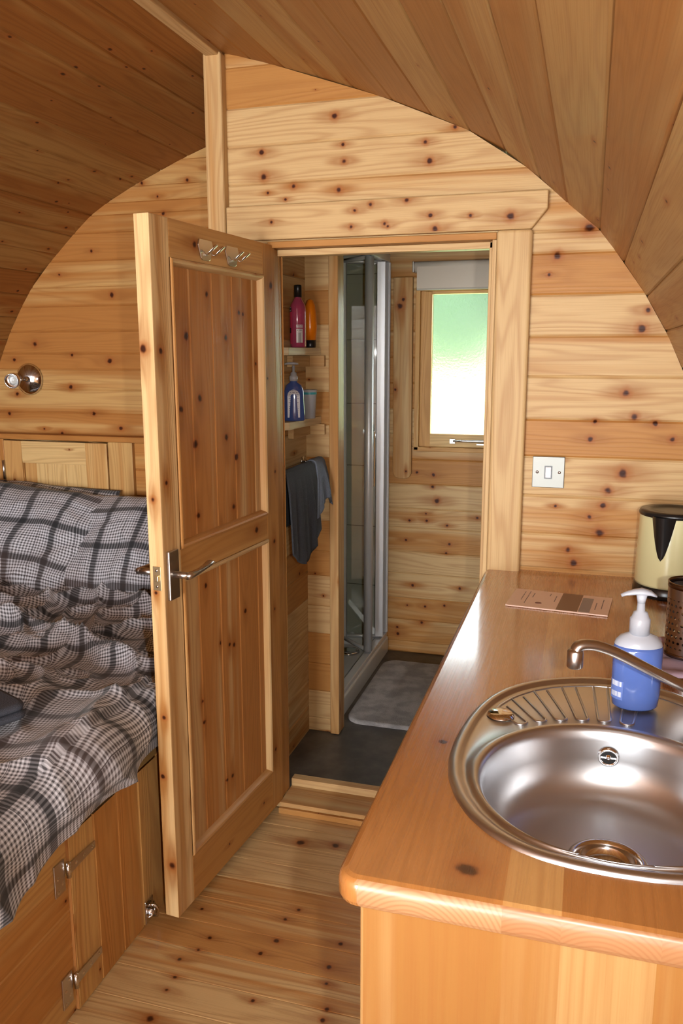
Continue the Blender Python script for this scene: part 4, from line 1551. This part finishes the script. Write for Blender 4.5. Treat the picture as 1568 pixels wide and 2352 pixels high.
m.tube([(0, 0, .072), (.01, .004, .095), (.05, .02, .110)], [.012, .010, .006], 12)
m.build('tap_lever', M_nickel, tap)

# washing-up liquid
M_lq = plain('blue_liquid', (0.13, 0.22, 0.62), 0.15, Transmission_Weight=.30, Coat_Weight=.5)
M_pump = plain('frosted_white_plastic', (.66, .68, .76), .3, Transmission_Weight=.25)
b = empty('pump_bottle', (.103, -.905, ZT + .0035), R(8), label='clear pump bottle of bright blue washing-up liquid standing on the sink drainer', cat='pump bottle')
bottle_mb([(0, 0), (.034, 0), (.0385, .004), (.041, .025), (.0415, .07), (.0415, .106), (.040, .1135), (0, .1135)], (0, 0, 0), 1.0, .72, 36).build('liquid_body', M_lq, b)
bottle_mb([(.0402, .1136), (.0385, .1195), (.031, .1285), (.0175, .1345), (.0165, .1365), (0, .1365)], (0, 0, 0), 1.0, .72, 36).build('bottle_shoulder', M_pump, b)
m = MB()
m.lathe([(0, .133), (.0172, .133), (.0172, .160), (.0145, .163), (.0115, .172), (.0070, .174), (.0062, .190), (0, .190)], (0, 0, 0), 24)
m.tube([(-.034, 0, .200), (-.026, 0, .2035), (-.012, 0, .207), (0, 0, .208), (.014, 0, .206), (.024, 0, .201)], [(.0025, .005), (.0035, .006), (.005, .009), (.0065, .012), (.0045, .011), (.002, .006)], 14)
m.tube([(0, 0, .188), (0, 0, .204)], [.0065, .0095], 14)
m.build('pump', M_pump, b)
lm = MB()
for k in range(8):
    t0, t1 = R(lerp(-172, -128, k / 8)), R(lerp(-172, -128, (k + 1) / 8))
    p = [(.0420 * math.cos(t_), .0306 * math.sin(t_)) for t_ in (t0, t1)]
    lm.face([(*p[0], .018), (*p[1], .018), (*p[1], .052), (*p[0], .052)], [(k / 8, 0), ((k + 1) / 8, 0), ((k + 1) / 8, 1), (k / 8, 1)], 1, True)
lb = label_mat('blue_label_text', (.16, .24, .60), (.85, .87, .95), 1.8, 2.0)
lm.build('label', lb, b)

# leaflet
lf = empty('booklet', (-.046, -.302, ZT + .0008), R(-5.5), label='pale pink printed booklet with a small photo lying on the worktop near the wall', cat='booklet')
M_paper = plain('pink_paper', (.86, .60, .48), .35)
m = MB()
m.box(-.121, .121, -.076, .076, 0, .0035)
m.build('pages', M_paper, lf, bevel=.0005)
m = MB()
m.box(.000, .050, -.074, .074, .0036, .0039)
m.build('cover_photo', label_mat('brown_cover_photo', (.20, .10, .055), (.10, .05, .035), 3, 1.6), lf)
m = MB()
m.box(.052, .078, -.070, .050, .0036, .0039)
m.build('grey_picture', plain('grey_picture', (.33, .27, .25), .5), lf)
M_ink = plain('dark_ink', (.12, .07, .07), .5)
rnd = random.Random(3)
for (x, ya, yb) in ((-.092, -.02, .055), (-.080, -.045, .06), (-.068, .01, .05), (-.028, .035, .06), (-.012, -.01, .045), (.088, -.04, .02), (.102, -.03, .05)):
    m = MB()
    y = ya
    while y < yb - .004:
        l = rnd.uniform(.004, .011)
        m.box(x - .0011, x + .0011, y, min(y + l, yb), .0036, .0038)
        y += l + .003
    m.build('printed_line', M_ink, lf)
m = MB()
m.lathe([(0, .0038), (.008, .0038), (.008, .0036)], (-.047, -.035, 0), 20)
m.build('round_emblem', plain('emblem_ink', (.28, .12, .10), .5), lf)

# kettle
kt = empty('electric_kettle', (.222, -.130, ZT + .0005), R(0), label='cream electric kettle with black lid, spout and base at the end of the worktop', cat='kettle')
M_cream = plain('cream_enamel', (.72, .66, .36), .18, Coat_Weight=.5)
M_kb = plain('kettle_black', (.012, .012, .012), .25)
m = MB()
m.lathe([(0, 0), (.090, 0), (.090, .012), (.088, .026), (.086, .028), (0, .028)], (0, 0, 0), 40)
m.build('power_base', M_kb, kt)
m = MB()
m.lathe([(0, .028), (.086, .028), (.0865, .034), (.083, .20), (.081, .212), (0, .212)], (0, 0, 0), 48)
m.build('kettle_body', M_cream, kt)
m = MB()
m.lathe([(.080, .205), (.0845, .207), (.0855, .213), (.082, .219), (.060, .221), (.055, .2165), (.030, .2155), (0, .2155)], (0, 0, 0), 40)
m.build('lid', M_kb, kt)
m = MB()
# pointed black spout strip down the side facing the aisle
NS = 14
base_a = R(-112)
vs, fs = [], []
for j in range(NS + 1):
    t = j / NS
    z = lerp(.212, .100, t)
    hw = R(21) * (1 - t) ** .55 * (1 - .15 * t)
    bulge = .0015 + .016 * (1 - t) ** 1.4
    for i in range(9):
        s = i / 8 * 2 - 1
        a = base_a + hw * s
        r = lerp(.083, .0855, t) + bulge * (1 - abs(s) ** 1.6) + .0008
        vs.append((r * math.cos(a), r * math.sin(a), z))
for j in range(NS):
    for i in range(8):
        fs.append((j * 9 + i, j * 9 + i + 1, (j + 1) * 9 + i + 1, (j + 1) * 9 + i))
m.idx(vs, fs)
m.build('spout', M_kb, kt)
m = MB()
m.tube([(.075, .03, .200), (.115, .045, .195), (.130, .05, .15), (.125, .05, .08), (.085, .033, .05)], [(.009, .012)] * 5, 12)
m.build('handle', M_kb, kt)

# lilac cloth under the cutlery pot, pot, dish brush
M_cloth = plain('lilac_cloth', (.45, .31, .38), .9)
m = MB()
NXc = 24
vs, fs, uv = [], [], []
for j in range(NXc + 1):
    for i in range(NXc + 1):
        a, b_ = i / NXc, j / NXc
        x, y = lerp(.155, .330, a) + .012 * b_, lerp(-.750, -.520, b_)
        z = ZT + .006 + .0045 * abs(noise.noise(Vector((a * 5, b_ * 9, 2)))) + .003 * math.sin(b_ * 22)
        vs.append((x, y, z))
        uv.append((a, b_))
fs = [(j * (NXc + 1) + i, j * (NXc + 1) + i + 1, (j + 1) * (NXc + 1) + i + 1, (j + 1) * (NXc + 1) + i) for j in range(NXc) for i in range(NXc)]
m.idx(vs, fs, uv)
o = m.build('dishcloth', M_cloth, weld=False)
sm = o.modifiers.new('t', 'SOLIDIFY')
sm.thickness = .004
sm.offset = -1
tag(o, 'folded lilac dishcloth under the steel cutlery pot', 'cloth')

pot = empty('cutlery_pot', (.218, -.635, ZT + .0145), label='perforated stainless steel cutlery pot on the lilac cloth behind the blue bottle', cat='cutlery pot')
perf = NT('perforated_steel')
uv_ = perf.n('UVMap')
s3 = perf.t.nodes.new('ShaderNodeSeparateXYZ')
perf.t.links.new(uv_, s3.inputs[0])
PU, PV = perf.m_('MULTIPLY', s3.outputs[0], 1 / .0105), perf.m_('MULTIPLY', s3.outputs[1], 1 / .0125)
row = perf.m_('FLOOR', PV)
fu = perf.m_('SUBTRACT', perf.m_('FRACT', perf.m_('ADD', PU, perf.m_('MULTIPLY', row, .5))), .5)
fv = perf.m_('MULTIPLY', perf.m_('SUBTRACT', perf.m_('FRACT', PV), .5), 1.2)
dd = perf.m_('SQRT', perf.m_('ADD', perf.m_('MULTIPLY', fu, fu), perf.m_('MULTIPLY', fv, fv)))
hole_ = perf.m_('LESS_THAN', dd, .27)
inb = perf.m_('MULTIPLY', perf.m_('GREATER_THAN', s3.outputs[1], .018), perf.m_('LESS_THAN', s3.outputs[1], .118))
hole_ = perf.m_('MULTIPLY', hole_, inb)
perf.set(Base_Color=(.44, .42, .41), Metallic=1.0, Roughness=.28, Alpha=perf.m_('SUBTRACT', 1.0, hole_))
m = MB()
Rp = .047
seg = 48
vs, uv, fs = [], [], []
zz2 = [0, .05, .10, .142]
for z in zz2:
    for k in range(seg + 1):
        a = 2 * math.pi * k / seg
        vs.append((Rp * math.cos(a), Rp * math.sin(a), z))
        uv.append((a * Rp, z))
for j in range(3):
    for k in range(seg):
        fs.append((j * (seg + 1) + k, j * (seg + 1) + k + 1, (j + 1) * (seg + 1) + k + 1, (j + 1) * (seg + 1) + k))
m.idx(vs, fs, uv)
m.build('pot_wall', perf.m, pot, weld=False)
m = MB()
m.lathe([(Rp - .002, .140), (Rp + .001, .140), (Rp + .0015, .150), (Rp - .001, .151), (Rp - .002, .140)], (0, 0, 0), 40)
m.build('rim', plain('dark_steel_rim', (.20, .16, .14), .25, 1.0), pot)

m = MB()
m.lathe([(0, .000), (Rp + .001, .000), (Rp + .001, .008), (0, .008)], (0, 0, 0), 40)
m.build('pot_base', bpy.data.materials['dark_steel_rim'], pot)

br = empty('dish_brush', (.232, -.630, ZT + .025), label='white-headed dish brush standing in the steel cutlery pot', cat='brush')
M_wp = plain('white_plastic', (.78, .79, .82), .35)
m = MB()
m.tube([(0, 0, 0), (.012, .004, .09), (.024, .006, .165)], [.005, .005, .007], 10)
m.build('handle', M_wp, br)
m = MB()
m.lathe([(0, -.016), (.022, -.014), (.027, -.002), (.024, .008), (0, .012)], (0, 0, 0), 22)
m.xf(Matrix.Translation((.034, .010, .180)) @ Matrix.Rotation(R(60), 4, 'Y'))
m.build('brush_head', M_wp, br)

# ------------------------------------------------------------------ outside: lawn and trees beyond the frosted window
grass = NT('bright_lawn')
ng = grass.n('TexNoise', None, {'Vector': grass.n('TexCoord', out=3), 'Scale': 3.0, 'Detail': 5.0})
grass.set(Base_Color=grass.mix(ng, (.34, .46, .18), (.46, .58, .26)), Roughness=.95)
m = MB()
m.face([(-30, 1.9, -.55), (30, 1.9, -.55), (30, 40, 2.5), (-30, 40, 2.5)])
struct(m.build('ground', grass.m), 'sunny lawn outside the bathroom window', 'lawn')
leaf = NT('tree_foliage')
nl = leaf.n('TexNoise', None, {'Vector': leaf.n('TexCoord', out=3), 'Scale': 2.0, 'Detail': 6.0})
leaf.set(Base_Color=leaf.mix(nl, (.022, .050, .022), (.052, .092, .046)), Roughness=.9)
TREES = [(-6.5, 20, 1.0, 'leftmost tree of the front row'), (-3.6, 20, 1.0, 'middle tree of the front row'), (-0.7, 20, 1.0, 'rightmost tree of the front row'),
         (-8.4, 25, 1.25, 'leftmost tree of the back row'), (-4.9, 25, 1.25, 'back row tree, second from the left'), (-1.4, 25, 1.25, 'back row tree, third from the left'), (2.1, 25, 1.25, 'rightmost tree of the back row')]
for k, (tx, ty, ts, tl) in enumerate(TREES):
    bm = bmesh.new()
    bmesh.ops.create_icosphere(bm, subdivisions=4, radius=1.0)
    for v_ in bm.verts:
        p = v_.co.copy()
        d = 1 + .28 * noise.noise(p * 1.6 + Vector((k * 3, 0, 0))) + .12 * noise.noise(p * 5)
        v_.co = Vector((p.x * 1.36 * d, p.y * 1.2 * d, p.z * 2.9 * d + 2.6))
    me = bpy.data.meshes.new('tree_crown')
    bm.to_mesh(me)
    bm.free()
    me.polygons.foreach_set('use_smooth', [True] * len(me.polygons))
    me.materials.append(leaf.m)
    t_ = empty('tree', (tx, ty, -.55 + (ty - 1.9) * .08), label='green ' + tl + ', blurred behind the frosted bathroom window', cat='tree', group='trees beyond the frosted window')
    t_.scale = (ts, ts, ts)
    c = bpy.data.objects.new('foliage', me)
    COL.objects.link(c)
    c.parent = t_
    m = MB()
    m.tube([(0, 0, 0), (.05, 0, 1.2), (0, .05, 2.6)], [.22, .17, .12], 10)
    m.build('trunk', plain('bark', (.10, .07, .05), .9) if k == 0 else bpy.data.materials['bark'], t_)
